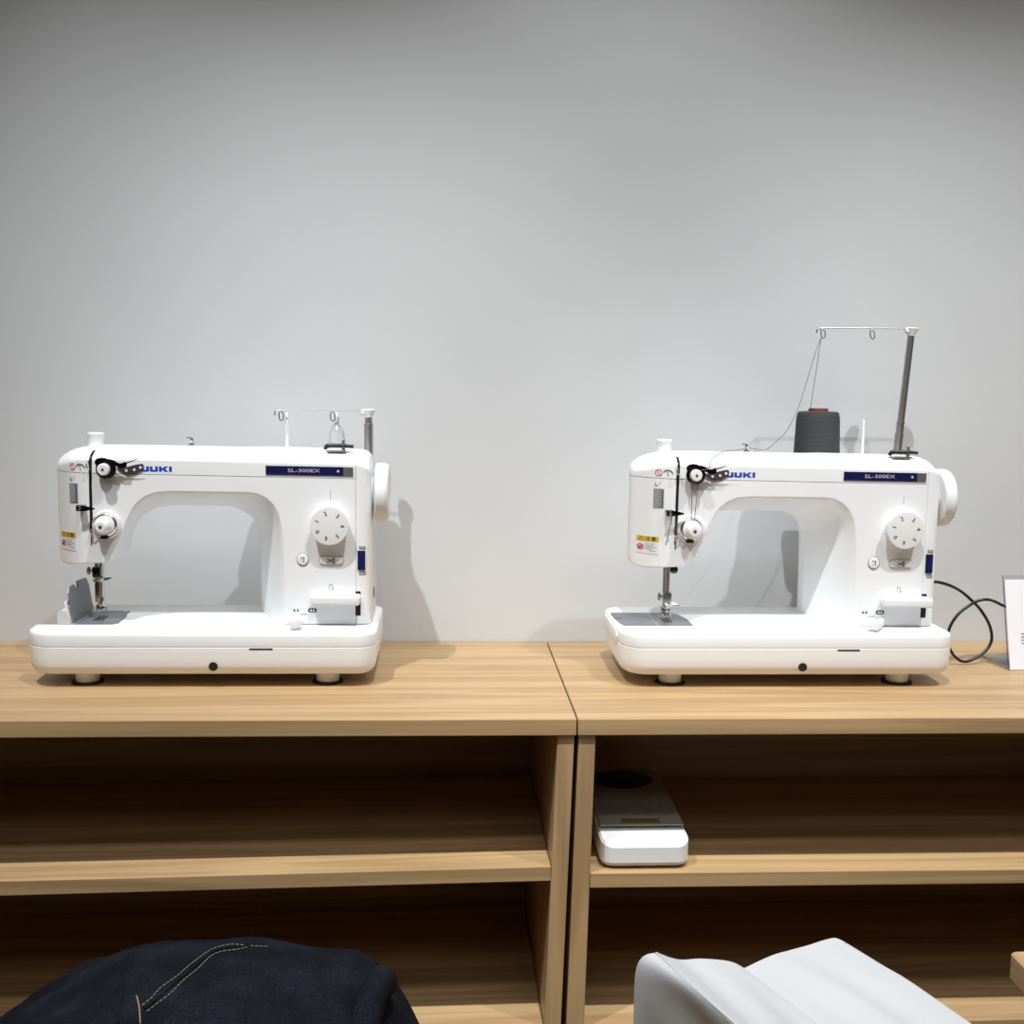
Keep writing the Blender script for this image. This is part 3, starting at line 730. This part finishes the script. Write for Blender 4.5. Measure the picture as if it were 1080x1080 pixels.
    for i, (p, q) in enumerate(((-.0315, -.0272), (-.0255, -.0215), (-.0315, -.0225), (-.0315, -.0185), (-.0318, -.0235), (-.0275, -.0195))):
        z = (.1785, .1782, .1760, .1738, .1715, .1690)[i]; decal(bm, p, q, z-.0004, z+.0004, off=.0006, thick=.0002, n=3)
    A('label_text_lines', bm, M['greyink'], la, 0)
    # ---- handwheel
    bm = bmesh.new(); hy, hz = .048, .2400
    lathe(bm, (.3560, hy, hz), (1, 0, 0), [(0, .020), (.0040, .020), (.0042, .0360), (.0060, .0382), (.0150, .0386), (.0185, .0378), (.0210, .0355), (.0222, .0320), (.0225, .026), (.0212, .022), (.0212, .0005)], 64); A('handwheel', bm, M['white'])
    # ---- side port
    bm = bmesh.new(); box(bm, .3560, .3576, .052, .066, .0995, .1125, .0003); A('power_inlet', bm, M['black'], smooth=0)
    # ---- lid thread guide (small bracket with eyelet)
    bm = bmesh.new(); box(bm, .1115, .1175, .0895, .0960, .2955, .2985, .0005); box(bm, .1130, .1168, .0915, .0935, .2980, .3062, .0005); box(bm, .1085, .1150, .0912, .0938, .3052, .3072, .0005)
    lg = A('top_thread_guide', bm, M['steel'])
    bm = bmesh.new(); lathe(bm, (.1150, .0905, .3015), (0, -1, 0), [(0, .0015), (.0008, .0015)], 14); A('guide_eyelet', bm, M['paper'], lg)
    bm = bmesh.new(); lathe(bm, (.036, .048, .2952), (0, 0, 1), [(0, .0062), (.0006, .0050)], 24); A('oil_port', bm, M['white'])
    # ---- bobbin winder
    bm = bmesh.new(); box(bm, .2975, .3230, .036, .052, .2930, .2946, .0005); bw = A('bobbin_winder', bm, M['chrome'])
    bm = bmesh.new(); tube(bm, smooth_path([(.2950, .046, .2962), (.2968, .045, .2990), (.3010, .044, .3006), (.3200, .043, .3006), (.3320, .042, .3000)], 4), [.0024]*4+[.0030]*9+[.0024]*4, 12); A('winder_lever', bm, M['black'], bw)
    bm = bmesh.new(); lathe(bm, (.3190, .043, .2940), (0, 0, 1), [(0, .0024), (.0045, .0024), (.0048, .0030), (.0065, .0030), (.0070, .0018), (.0140, .0018), (.0145, .0024), (.0155, .0020)], 16); A('winder_spindle', bm, M['gun'], bw)
    # ---- spool platform, pins
    bm = bmesh.new(); slab(bm, rounded_rect(.195, .352, .1335, .178, .008), [(.266, .002), (.2675, 0), (.2745, 0), (.2765, .002)]); sp = A('spool_rest', bm, M['white'])
    bm = bmesh.new(); box(bm, .205, .345, .130, .140, .240, .268, .002); A('rest_bracket', bm, M['white'], sp)
    for x, y in ((.2320, .153), (.2998, .158)):
        bm = bmesh.new(); lathe(bm, (x, y, .2750), (0, 0, 1), [(0, .0030), (.002, .0026), (.0600, .0024), (.0636, .0020), (.0648, .0008)], 16); A('spool_pin', bm, M['matte'], sp)
    # ---- thread stand
    base = Vector((.3448, .1460, .2740))
    ax = Vector((.060, -.02, 1)).normalized() if tall else Vector((-.004, 0, 1)).normalized()
    Ht = .192 if tall else .0680
    bm = bmesh.new()
    if tall: prof = [(-.012, .0058), (.0440, .0058), (.0442, .0064), (.0465, .0064), (.0468, .0054), (.0620, .0054), (.0622, .0060), (.0640, .0060), (.0642, .0050), (Ht-.004, .0048)]
    else: prof = [(-.012, .0062), (.0495, .0062), (.0500, .0066), (.0520, .0066), (.0524, .0052), (Ht-.004, .0050)]
    lathe(bm, base, ax, prof, 24); st = A('thread_stand_pole', bm, M['gun'])
    top = base + ax*Ht
    bm = bmesh.new(); lathe(bm, base+ax*(Ht-.0075), ax, [(0, .0055), (.003, .0060), (.0085, .0088), (.0105, .0092), (.0115, .0080)], 28); lathe(bm, base+ax*(Ht-.001)+Vector((-.004, -.002, 0)), (-1, 0, 0), [(0, .0040), (.0055, .0036), (.0060, .0028)], 16); A('stand_cap', bm, M['matte'], st)
    z0 = top.z+.0015; yw = top.y-.002; xt = top.x
    bm = bmesh.new(); xA, xB = (.2985 if tall else .2955), (.2285 if tall else .2255)
    tube(bm, smooth_path([(xt-.008, yw, z0-.0015), (xt-.018, yw, z0+.0008), (xB+.004, yw, z0-.0002), (xB-.001, yw, z0-.0015), (xB-.006, yw-.001, z0-.0012), (xB-.0085, yw-.002, z0-.0030), (xB-.0085, yw-.002, z0-.0075)], 5), .00085, 8)
    for xx in (xA, xB):
        tube(bm, smooth_path([(xx+.0030, yw, z0), (xx-.0010, yw-.001, z0-.0015), (xx-.0028, yw-.002, z0-.0050), (xx-.0022, yw-.003, z0-.0120), (xx+.0005, yw-.003, z0-.0148), (xx+.0030, yw-.003, z0-.0120), (xx+.0028, yw-.002, z0-.0050), (xx-.0015, yw, z0-.0010)], 4), .0008, 8)
    A('stand_wire', bm, M['wire'], st)
    if opened:
        pass
    return t

OLm = (-0.4484, 1.4398, 0.0); ORm = (0.2967, 1.4341, 0.0)
ML = sewing_machine('white sewing machine on the left, grey slide plate flipped up, short thread stand', OLm, True, False, 0)
MR = sewing_machine('white sewing machine on the right, tall thread stand, dark thread cone on top', ORm, False, True, 6)

# spool adapter on the left machine's second pin (hollow milky cone)
t = Vector(OLm)
bm = bmesh.new(); c = t+Vector((.2998, .158, 0))
prof = [(.2767, .0128), (.2800, .0128), (.3120, .0105), (.3190, .0080), (.3235, .0042), (.3290, .0032), (.3345, .0036), (.3350, .0030), (.3290, .0027), (.3230, .0036), (.3180, .0072), (.3110, .0095), (.2800, .0115), (.2767, .0115)]
lathe(bm, c, (0, 0, 1), prof, 32, cap=False)
tag(link('spool_adapter', bm, M['natural']), 'milky translucent cone adapter on a spool pin of the left machine', 'spool adapter')

# thread cone on the right machine
c = Vector(ORm)+Vector((.2320, .1530, 0))
tc = thing('thread_cone', 'cone of dark charcoal thread on a brown core, on top of the right machine', 'thread cone', tuple(c+Vector((0, 0, .2766))))
bm = bmesh.new(); lathe(bm, (0, 0, 0), (0, 0, 1), [(0.002, .0150), (.004, .0300), (.007, .0318), (.012, .0320), (.062, .0302), (.068, .0294), (.0725, .0282), (.0740, .0262), (.0745, .014)], 56)
link('thread_winding', bm, M['conet'], tc)
bm = bmesh.new(); lathe(bm, (0, 0, 0), (0, 0, 1), [(0, .0180), (.002, .0175), (.0765, .0136), (.0785, .0134), (.0785, .0100), (.0760, .0100), (.0758, .0040), (.001, .0040)], 36, cap=False)
link('cone_core', bm, M['brown'], tc)

# thread of the right machine
o = Vector(ORm)
def W(p): return tuple(o+Vector(p))
bm = bmesh.new(); r = .00046
tube(bm, [W(p) for p in smooth_path([(.2190, .148, .3548), (.2215, .146, .385), (.2250, .143, .425), (.2270, .1405, .4530)], 5)], r, 6)
tube(bm, [W(p) for p in smooth_path([(.2270, .1405, .4530), (.2222, .140, .4404), (.2142, .137, .4154), (.2064, .134, .389), (.1964, .128, .360), (.1848, .122, .3364), (.1730, .116, .3195), (.1597, .110, .3092), (.1497, .106, .3005), (.1427, .103, .2988), (.1336, .099, .2990), (.1170, .0925, .3015)], 4)], r, 6)
tube(bm, [W(p) for p in smooth_path([(.1170, .0925, .3015), (.095, .070, .2995), (.070, .045, .2985), (.050, .022, .2890), (.0420, .004, .2790), (.0300, .004, .2760), (.0210, .0035, .2665)], 5)], r, 6)
tube(bm, [W(p) for p in smooth_path([(.0300, .0045, .2640), (.0290, .0065, .240), (.0270, .0075, .2120)], 4)], r, 6)
tube(bm, [W(p) for p in smooth_path([(.0210, .0040, .2640), (.0225, .0060, .240), (.0230, .0070, .2120)], 4)], r, 6)
tube(bm, [W(p) for p in smooth_path([(.0050, .0060, .2220), (.0040, .0080, .200), (.0030, .020, .170), (.0022, .038, .1490), (.0020, .0375, .120), (.0021, .0380, .100)], 5)], r, 6)
tube(bm, [W(p) for p in smooth_path([(-.0020, .0060, .2180), (-.0050, .0120, .195), (-.0085, .020, .170), (-.0080, .034, .1500)], 5)], r, 6)
tag(link('sewing_thread', bm, M['thread']), 'thin grey thread running from the cone through the right machine guides to its needle', 'thread')

# ------------------------------------------------------------------ power cord
pts = [(.6560, 1.505, .1080), (.6680, 1.502, .1190), (.6769, 1.503, .1216), (.6976, 1.5050, .1160), (.7199, 1.5191, .1053), (.7390, 1.5291, .0920), (.7560, 1.5341, .0769), (.7697, 1.5341, .0565), (.7750, 1.5341, .0374), (.7707, 1.5321, .0242), (.7571, 1.5281, .0129), (.7338, 1.5241, .0045), (.7160, 1.5211, .0138), (.7053, 1.5201, .0327), (.7064, 1.5201, .0532), (.7184, 1.5221, .0724), (.7350, 1.5250, .0844), (.7465, 1.5230, .0916), (.7584, 1.5241, .0933), (.7724, 1.5341, .0899), (.7872, 1.5441, .0838), (.815, 1.560, .070), (.850, 1.580, .040), (.89, 1.590, .010), (.96, 1.60, .0030), (1.3, 1.61, .0030)]
bm = bmesh.new(); tube(bm, smooth_path(pts, 8), .0021, 12)
tag(link('power_cord', bm, M['cord']), 'black power cord looping beside the right sewing machine', 'cord')

# ------------------------------------------------------------------ acrylic card holder at the right edge
st = thing('card_holder', 'clear acrylic L-shaped card stand on the counter at the right edge', 'card stand', (.7816, 1.4933, 0))
bm = bmesh.new(); box(bm, 0.0, .150, 0.0030, .0800, .0001, .0024, .0004); link('stand_foot', bm, M['acrylic'], st)
bm = bmesh.new(); rk = .0325/.1271
P = [(0.0, 0.0, .0001), (.150, 0.0, .0001), (.150, .0325, .1271), (0.0, .0325, .1271)]
a = ring(bm, P); c2 = ring(bm, [(x, y+.0028, z) for x, y, z in P]); bridge(bm, a, c2); bm.faces.new(a); bm.faces.new(c2[::-1]); link('stand_panel', bm, M['acrylic'], st)
cd = thing('printed_card', 'white printed card standing in the clear acrylic stand, cut off by the frame', 'card', (.7816, 1.4933, 0))
bm = bmesh.new(); P = [(.0012, -.0007, .0010), (.1488, -.0007, .0010), (.1488, .0300, .1218), (.0012, .0300, .1218)]
a = ring(bm, P); c2 = ring(bm, [(x, y-.0004, z) for x, y, z in P]); bridge(bm, a, c2); bm.faces.new(a); bm.faces.new(c2[::-1]); link('card_sheet', bm, M['card'], cd, 0)
bm = bmesh.new()
for k in range(4):
    z = .036+k*.0042; y = z*.0307/.1218-.0020
    for j in range(12):
        w = .003+random.random()*.004; x = .0198+j*.0078; box(bm, x, x+w, y, y+.0004, z, z+.0012)
link('card_print', bm, M['greyink'], cd, 0)

# ------------------------------------------------------------------ foot pedal on the right shelf
px0, pz = .1915, -.18885
pd = thing('foot_pedal', 'white and grey sewing machine foot pedal with dark oval pad, on the upper right shelf', 'foot pedal', (px0+.0525, 1.2860, pz))
poly = rounded_rect(-.0535, .0535, 0, .225, [.016, .016, .012, .012], 6)
def topz(y): return interp([(0, .0300), (.003, .0315), (.032, .0420), (.225, .0475)], y)
bm = bmesh.new()
rs = []
for z, d, mode in ((.0035, .004, 0), (.0050, .0018, 0), (.0080, .0018, 0), (.0085, 0, 0), (None, 0, 1), (None, .0022, 2)):
    p = inset2(poly, d)
    rs.append(ring(bm, [(x, y, (z if mode == 0 else topz(y)-(.0030 if mode == 1 else 0))) for x, y in p]))
for a, c2 in zip(rs, rs[1:]): bridge(bm, a, c2)
bm.faces.new(rs[0][::-1]); bm.faces.new(rs[-1])
bmesh.ops.bisect_plane(bm, geom=bm.verts[:]+bm.edges[:]+bm.faces[:], plane_co=(0, .032, 0), plane_no=(0, 1, 0), dist=1e-6)
bmesh.ops.bisect_plane(bm, geom=bm.verts[:]+bm.edges[:]+bm.faces[:], plane_co=(0, .003, 0), plane_no=(0, 1, 0), dist=1e-6)
for v in bm.verts:
    if v.co.z > .028: pass
link('pedal_body', bm, M['matte'], pd, 25)
bm = bmesh.new(); po = [(-.0512, .0325), (.0512, .0325), (.0512, .208), (.040, .222), (-.040, .222), (-.0512, .208)]
a = ring(bm, [(x, y, topz(y)-.001) for x, y in po]); c2 = ring(bm, [(x, y, topz(y)+.0008) for x, y in po]); bridge(bm, a, c2); bm.faces.new(a[::-1]); bm.faces.new(c2)
tr = link('tread_plate', bm, M['pedal'], pd, 0)
def on_tread(x, y, h=0): return (x, y, topz(y)+.0008+h)
bm = bmesh.new(); n = 48
A_ = [ring(bm, [on_tread(.043*s*math.cos(2*PI*k/n)-.004, .178+.031*s*math.sin(2*PI*k/n), h) for k in range(n)]) for s, h in ((1, -.001), (1, .0006), (.97, .0010))]
for a, c2 in zip(A_, A_[1:]): bridge(bm, a, c2)
bm.faces.new(A_[0][::-1]); bm.faces.new(A_[-1]); link('toe_pad', bm, M['pedalblack'], pd)
bm = bmesh.new()
for j in range(4):
    for i in range(6):
        x = -.034+i*.0125+(j % 2)*.001; y = .060+j*.0165+.004
        c0 = on_tread(x, y, -.0006); lathe(bm, c0, (0, 0, 1), [(0, .0020), (.0010, .0018), (.0016, .0010), (.0017, .0002)], 10)
link('tread_studs', bm, M['pedal'], tr)
bm = bmesh.new(); po = [(-.0235, .0370), (.0235, .0370), (.0235, .0500), (-.0235, .0500)]
a = ring(bm, [on_tread(x, y, -.0004) for x, y in po]); c2 = ring(bm, [on_tread(x, y, .0004) for x, y in po]); bridge(bm, a, c2); bm.faces.new(a[::-1]); bm.faces.new(c2)
lb = link('brass_label', bm, M['gold'], tr, 0)
bm = bmesh.new()
for j in range(2):
    for i in range(7):
        x = -.020+i*.006; y = .0405+j*.005; q = on_tread(x, y, .0004); box(bm, x, x+.0035, y, y+.0016, q[2]-.0002, q[2]+.0002)
link('label_print', bm, M['ink'], lb, 0)
for fx, fy in ((-.037, .018), (.037, .018), (-.037, .195), (.037, .195)):
    bm = bmesh.new(); lathe(bm, (fx, fy, 0), (0, 0, 1), [(0, .006), (.0040, .006)], 16); link('rubber_foot', bm, M['rubber'], pd)

# ------------------------------------------------------------------ foreground: low bench, denim and white cloth, table corner
BZ = -0.40
bn = thing('display_bench', 'low oak display bench under the denim and the white cloth, mostly below the frame', 'bench', (-.06, .92, -.76))
bm = bmesh.new(); box(bm, -.52, .60, -.22, .24, BZ+.76-.03, BZ+.76, .002); link('bench_top', bm, M['woodx'], bn, 0)
for x in (-.49, .50):
    for y in (-.20, .17):
        bm = bmesh.new(); box(bm, x, x+.05, y, y+.05, 0, BZ+.76-.0301, .002); link('leg', bm, M['woodz'], bn, 0)

tb = thing('display_table', 'oak table with rounded corner edging into the bottom right of the frame', 'table', (.9414, .60, -.76))
bm = bmesh.new(); slab(bm, rounded_rect(-.40, .50, -.30, .40, .006, 4), [(.5875, .002), (.5895, 0), (.6120, 0), (.6138, .002)]); link('table_top', bm, M['woody'], tb, 40)
for x in (-.35, .41):
    for y in (-.26, .31):
        bm = bmesh.new(); box(bm, x, x+.04, y, y+.04, 0, .5874, .002); link('leg', bm, M['woodz'], tb, 0)

# denim garment: rounded heap whose ridge height follows the photo's outline
DEN = [(-.50, -.27), (-.47, -.228), (-.44, -.200), (-.398, -.1735), (-.372, -.1560), (-.3549, -.1470), (-.3335, -.1399), (-.3037, -.1277), (-.2783, -.1218), (-.2444, -.1212), (-.1934, -.1226), (-.1506, -.1290), (-.0947, -.1345), (-.0852, -.1360), (-.0700, -.1450), (-.0560, -.1580), (-.0430, -.1750), (-.0330, -.1930), (-.0206, -.2150), (-.008, -.245)]
AY, BZZ, YC = .19, .105, 1.0
HN = math.sqrt((AY*.454)**2+(BZZ*.891)**2)/.891
def den_pt(x, th):
    """th 0 = front foot, pi/2 = ridge, pi = back"""
    zc = interp(DEN, x) - HN
    e = min(1.0, max(0.0, (.006-x)/.05)); e = math.sqrt(max(0, 1-(1-e)**2))
    e2 = min(1.0, max(0.0, (x+.53)/.05)); e *= math.sqrt(max(0, 1-(1-e2)**2))
    fr = abs(math.cos(th))
    f = (.0045*math.sin(38*x+6*math.cos(th)) + .0030*math.sin(70*(x+.6*math.cos(th)*AY)+1))*fr
    if x < -.29: f += (.0016+.010*fr)*math.sin(((x+.42)*.9+(-AY*math.cos(th))*1.6)*85)*min(1, (-.29-x)/.03)
    f += -.004*math.exp(-((x+.277+.01*math.cos(th))/.005)**2)     # sunk seam
    a = (AY+f*.6)*(.25+.75*e); c = (BZZ+f*.5)
    y = YC - a*math.cos(th); z = zc + c*math.sin(th)
    return Vector((x, y, z))
dn = thing('denim_garment', 'dark indigo denim garment heaped at the bottom left, with double pale stitching', 'garment', (-.24, 1.0, BZ))
off = Vector(dn.location)
bm = bmesh.new(); NX, NT = 150, 40; G_ = []
for i in range(NX+1):
    x = -.528+(.532)*i/NX; row = []
    for j in range(NT+1):
        th = -0.15+(PI+.3)*j/NT; p = den_pt(x, th); row.append(p)
    f0 = row[0].copy(); f1 = row[-1].copy(); f0.z = BZ+.001; f1.z = BZ+.001; f0.y -= .005; f1.y += .004
    row = [f0] + row + [f1]
    for p in row: p.z = max(p.z, BZ+.001)
    G_.append([bm.verts.new(p-off) for p in row])
for i in range(NX):
    for j in range(len(G_[0])-1): bm.faces.new((G_[i][j], G_[i+1][j], G_[i+1][j+1], G_[i][j+1]))
for i in (0, NX): bm.faces.new(G_[i])
for i in range(NX): bm.faces.new((G_[i][0], G_[i][-1], G_[i+1][-1], G_[i+1][0]))
bmesh.ops.remove_doubles(bm, verts=bm.verts, dist=1e-6)
link('denim_body', bm, M['denim'], dn, 80)

def seam_line(name, pts, mat, dash, r, proud=.0010):
    """thread lying on the denim, in separate stitches when dash > 0"""
    P = [den_pt(a, t_) for a, t_ in pts]; P = smooth_path(P, 8); bm = bmesh.new()
    nrm = Vector((0, -.45, .89))*proud
    if dash:
        L_ = 0; seg = []
        D = [0]
        for a, c in zip(P, P[1:]): D.append(D[-1]+(c-a).length)
        n = int(D[-1]/dash)
        for k in range(n):
            tube(bm, [poly_at(P, k/n)+nrm-off, poly_at(P, (k+.33)/n)+nrm*1.3-off, poly_at(P, (k+.66)/n)+nrm-off], r, 5)
    else: tube(bm, [p+nrm-off for p in P], r, 6)
    return link(name, bm, mat, dn)
def poly_at(P, t):
    P = [Vector(p) for p in P]; L_ = [0]
    for a, c in zip(P, P[1:]): L_.append(L_[-1]+(c-a).length)
    s = t*L_[-1]
    for i in range(len(P)-1):
        if s <= L_[i+1] or i == len(P)-2: return P[i].lerp(P[i+1], (s-L_[i])/max(1e-9, L_[i+1]-L_[i]))
SA = [(-0.26, 1.35), (-0.254, 1.41), (-0.25, 1.48), (-0.24, 1.58), (-0.232, 1.71), (-0.222, 1.87), (-0.214, 1.94), (-0.204, 1.99), (-0.188, 2.0), (-0.17, 2.06)]
SB = [(-0.254, 1.31), (-0.248, 1.36), (-0.24, 1.43), (-0.232, 1.55), (-0.224, 1.66), (-0.218, 1.8), (-0.21, 1.87), (-0.198, 1.91), (-0.188, 1.98)]
seam_line('stitch_row', SA, M['stitch'], .0048, .00040); seam_line('stitch_row', SB, M['stitch'], .0048, .00040)
seam_line('seam_fold', [((a+c)/2, (p+q)/2) for (a, p), (c, q) in zip(SA, SB)], M['denim'], 0, .0018, .0002)
seam_line('seam_thread', [(-0.268, 1.42), (-0.262, 1.34), (-0.256, 1.23)], M['tan'], 0, .0006)
seam_line('sleeve_seam', [(-0.308, 2.2), (-0.3, 1.86), (-0.29, 1.62), (-0.282, 1.41), (-0.276, 1.23)], M['denim'], 0, .0022, .0004)
bm = bmesh.new()
tube(bm, [p-off for p in smooth_path([(-.074, .925, -.205), (-.066, .950, -.180), (-.060, .985, -.1690), (-.054, 1.020, -.1760), (-.050, 1.045, -.200)], 6)], [.004, .008, .010, .0115, .0125, .013]+[.0135]*13+[.013, .0125, .0115, .010, .008, .004], 16)
link('rolled_cuff', bm, M['denim'], dn, 80)
# white cloth
def lerp(a, b, t): return Vector(a)+(Vector(b)-Vector(a))*t
def poly_at(P, t):
    P = [Vector(p) for p in P]; L_ = [0]
    for a, c in zip(P, P[1:]): L_.append(L_[-1]+(c-a).length)
    s = t*L_[-1]
    for i in range(len(P)-1):
        if s <= L_[i+1] or i == len(P)-2: return P[i].lerp(P[i+1], (s-L_[i])/max(1e-9, L_[i+1]-L_[i]))
def loft(bm, rows, n, fold=0.0, ph=0.0):
    R_ = [smooth_path(r, 6) for r in rows]
    V = []
    for j, r in enumerate(R_):
        V.append([bm.verts.new(poly_at(r, i/n)) for i in range(n+1)])
    for a, c2 in zip(V, V[1:]):
        for i in range(n): bm.faces.new((a[i], a[i+1], c2[i+1], c2[i]))
    return V
wc = thing('white_cloth', 'white cloth with shaded rounded end and pointed raised flap, at the bottom right centre', 'cloth', (.33, .95, BZ))
off = Vector(wc.location)
def cloth_patch(name, A_, B_, nseg, rows, sag, parent, label=None):
    """surface between two guide curves, with soft folds"""
    bm = bmesh.new(); SA, SB = smooth_path(A_, 8), smooth_path(B_, 8)
    V = []
    for j in range(rows+1):
        t = j/rows; row = []
        for i in range(nseg+1):
            s = i/nseg; a, c = poly_at(SA, s), poly_at(SB, s)
            p = a.lerp(c, t) + sag(s, t); row.append(bm.verts.new(p-off))
        V.append(row)
    for a, c in zip(V, V[1:]):
        for i in range(nseg): bm.faces.new((a[i], a[i+1], c[i+1], c[i]))
    bmesh.ops.remove_doubles(bm, verts=bm.verts, dist=1e-6)
    o_ = link(name, bm, M['cloth'], parent, 60)
    md = o_.modifiers.new('thickness', 'SOLIDIFY'); md.thickness = .0022; md.offset = -1
    if label: o_['label'] = label
    return o_
ridge = [(.2000, 1.0, -.1425), (.2110, .961, -.1395), (.2250, .912, -.1350), (.2400, .86, -.1307), (.2664, .74, -.1134+.0)]
endb = [(.1853, 1.0, BZ+.002), (.2050, .93, BZ+.002), (.2300, .85, BZ+.002), (.2500, .79, BZ+.002), (.2712, .74, BZ+.002)]
arch = [(.1853, 1.0, BZ+.002), (.1830, 1.0, -.26), (.1822, 1.0, -.2127), (.1821, 1.0, -.1850), (.1825, 1.0, -.165), (.1842, 1.0, -.1544), (.1870, 1.0, -.1485), (.1905, 1.0, -.1450), (.1950, 1.0, -.1432), (.2000, 1.0, -.1425)]
# end panel: between the outer arch and the ridge line
low = [(.1900, .995, BZ+.002), (.2100, .93, BZ+.002), (.2300, .86, BZ+.002), (.2450, .80, BZ+.002), (.2664, .741, BZ+.03), (.2670, .740, -.25), (.2664, .74, -.1134)]
def sagA(s, t):
    f = math.sin(t*PI)**.7
    k = s**5
    d = poly_at(smooth_path(ridge, 6), t) - Vector(ridge[0]).lerp(Vector(ridge[-1]), t)
    return Vector((.026, .024, .0))*f*(1-k) + d*k + Vector((-.0035, -.0060, -.002))*math.sin(s*17+t*8)*f*(0.3+s*.7)*(1-k)
A_ = arch; 
fan = [(.2664, .74, BZ+.002), (.2664, .74, -.36), (.2664, .74, -.32), (.2664, .74, -.28), (.2664, .74, -.24), (.2664, .74, -.20), (.2664, .74, -.17), (.2664, .74, -.145), (.2664, .74, -.125), (.2664, .74, -.1134)]
cloth_patch('cloth_end', arch, fan, 44, 30, sagA, wc, 'shaded rounded end of the cloth')
backB = [(.2020, 1.003, -.1430), (.2325, 1.04, -.1708), (.2573, 1.05, -.1756), (.2886, 1.06, -.1844), (.3032, 1.06, -.1917)]
crease = [(.3032, 1.06, -.1917), (.3207, 1.0, -.1861), (.3389, .95, -.1844), (.3686, .85, -.1767), (.395, .74, -.170)]
# centre panel: left guide = ridge, right guide = crease; the back outline bulges between them
def sagB(s, t):
    k = (1-s)**3
    bx = poly_at(smooth_path(backB, 6), t) - (Vector(ridge[0]).lerp(Vector(crease[0]), t))
    return bx*k + Vector((0, 0, 1))*(.0035*math.sin(t*11+s*5)*math.sin(PI*t)*min(1, s*3) - .006*math.sin(PI*t)*s)
cloth_patch('cloth_centre', ridge, crease, 44, 30, sagB, wc)
edge = [(.4281, 1.12, -.1977), (.4470, 1.066, -.1945), (.4601, 1.03, -.1920), (.4842, .95, -.1893), (.5076, .87, -.1845), (.535, .78, -.180)]
peak = [(.3032, 1.06, -.1917), (.3330, 1.082, -.1925), (.3588, 1.10, -.1956), (.3870, 1.115, -.1972), (.4142, 1.13, -.1984), (.4220, 1.131, -.1984), (.4281, 1.12, -.1977)]
def sagC(s, t):
    k = (1-s)**4
    bx = poly_at(smooth_path(peak, 6), t) - (Vector(crease[0]).lerp(Vector(edge[0]), t))
    return bx*k + Vector((0, 0, 1))*(-.0025*math.sin(t*14-s*3)*math.sin(PI*t)*min(1, s*3+.2) + .0025*math.exp(-((t-.46)/.14)**2)*(1-s)*min(1, s*4))
cloth_patch('cloth_flap', crease, edge, 44, 34, sagC, wc, 'pointed raised flap of the cloth')
# back fall of the cloth down to the bench, and its right side
back_all = [Vector(p) for p in smooth_path(backB, 4)] + [Vector(p) for p in smooth_path(peak, 4)][1:]
cloth_patch('cloth_back', [tuple(p) for p in back_all], [(p.x, min(p.y+.006, 1.145), BZ+.002) for p in back_all], 60, 12, lambda s, t: Vector((0, 0, 0)), wc)
cloth_patch('cloth_side', edge, [(x-.004, y, BZ+.002) for x, y, z in edge], 40, 12, lambda s, t: Vector((-.008*math.sin(PI*t), 0, 0)), wc)

# ------------------------------------------------------------------ lights: a row of ceiling spotlights, then added soft fill
def spot(x, y, z, tx, ty, tz, power, size, blend=1.0, rad=0.018, col=(0.985, 0.993, 1.0)):
    l = bpy.data.lights.new('ceiling_spot', 'SPOT'); l.energy = power; l.spot_size = math.radians(size); l.spot_blend = blend
    l.shadow_soft_size = rad; l.color = col
    o = bpy.data.objects.new('ceiling_spot', l); COL.objects.link(o); o.location = (x, y, z)
    o.rotation_euler = (Vector((tx, ty, tz))-Vector((x, y, z))).to_track_quat('-Z', 'Y').to_euler()
for x, tx, p, a in ((-.66, -.28, 142, 52), (.24, .28, 120, 62), (1.10, .86, 128, 53)):
    spot(x, .62, 2.05, tx, 1.36, 0.02, p, a)
def fill_light(y, sy, p):
    l = bpy.data.lights.new('fill_panel', 'AREA'); l.shape = 'RECTANGLE'; l.size = 4.4; l.size_y = sy; l.energy = p; l.spread = math.radians(130)
    o = bpy.data.objects.new('fill_panel', l); COL.objects.link(o); o.location = (.4, y, 2.2)
fill_light(-.05, .25, 15); fill_light(-1.2, .8, 14)  # unseen area fills, added to brighten the upright front faces
w = bpy.data.worlds.new('shop'); bpy.context.scene.world = w; w.use_nodes = True
w.node_tree.nodes['Background'].inputs['Color'].default_value = (0.93, 0.95, 1.0, 1)
w.node_tree.nodes['Background'].inputs['Strength'].default_value = 0.02

# ------------------------------------------------------------------ camera
sc = bpy.context.scene
cam = bpy.data.cameras.new('camera'); co = bpy.data.objects.new('camera', cam); COL.objects.link(co)
cam.sensor_width = 36.0; cam.lens = 40.0; cam.clip_start = 0.02
yaw, pitch, roll = .0608, .1135, .0144
F = Vector((math.sin(yaw)*math.cos(pitch), math.cos(yaw)*math.cos(pitch), -math.sin(pitch)))
R0 = Vector((math.cos(yaw), -math.sin(yaw), 0)); U0 = R0.cross(F)
R1 = R0*math.cos(roll)+U0*math.sin(roll); U1 = -R0*math.sin(roll)+U0*math.cos(roll)
m = Matrix((R1, U1, -F)).transposed().to_4x4(); m.translation = Vector((0, 0, .3855)); co.matrix_world = m
sc.camera = co
sc.view_settings.view_transform = 'Standard'; sc.view_settings.look = 'None'
sc.view_settings.exposure = 0.03; sc.view_settings.gamma = 1.0; sc.view_settings.use_curve_mapping = False
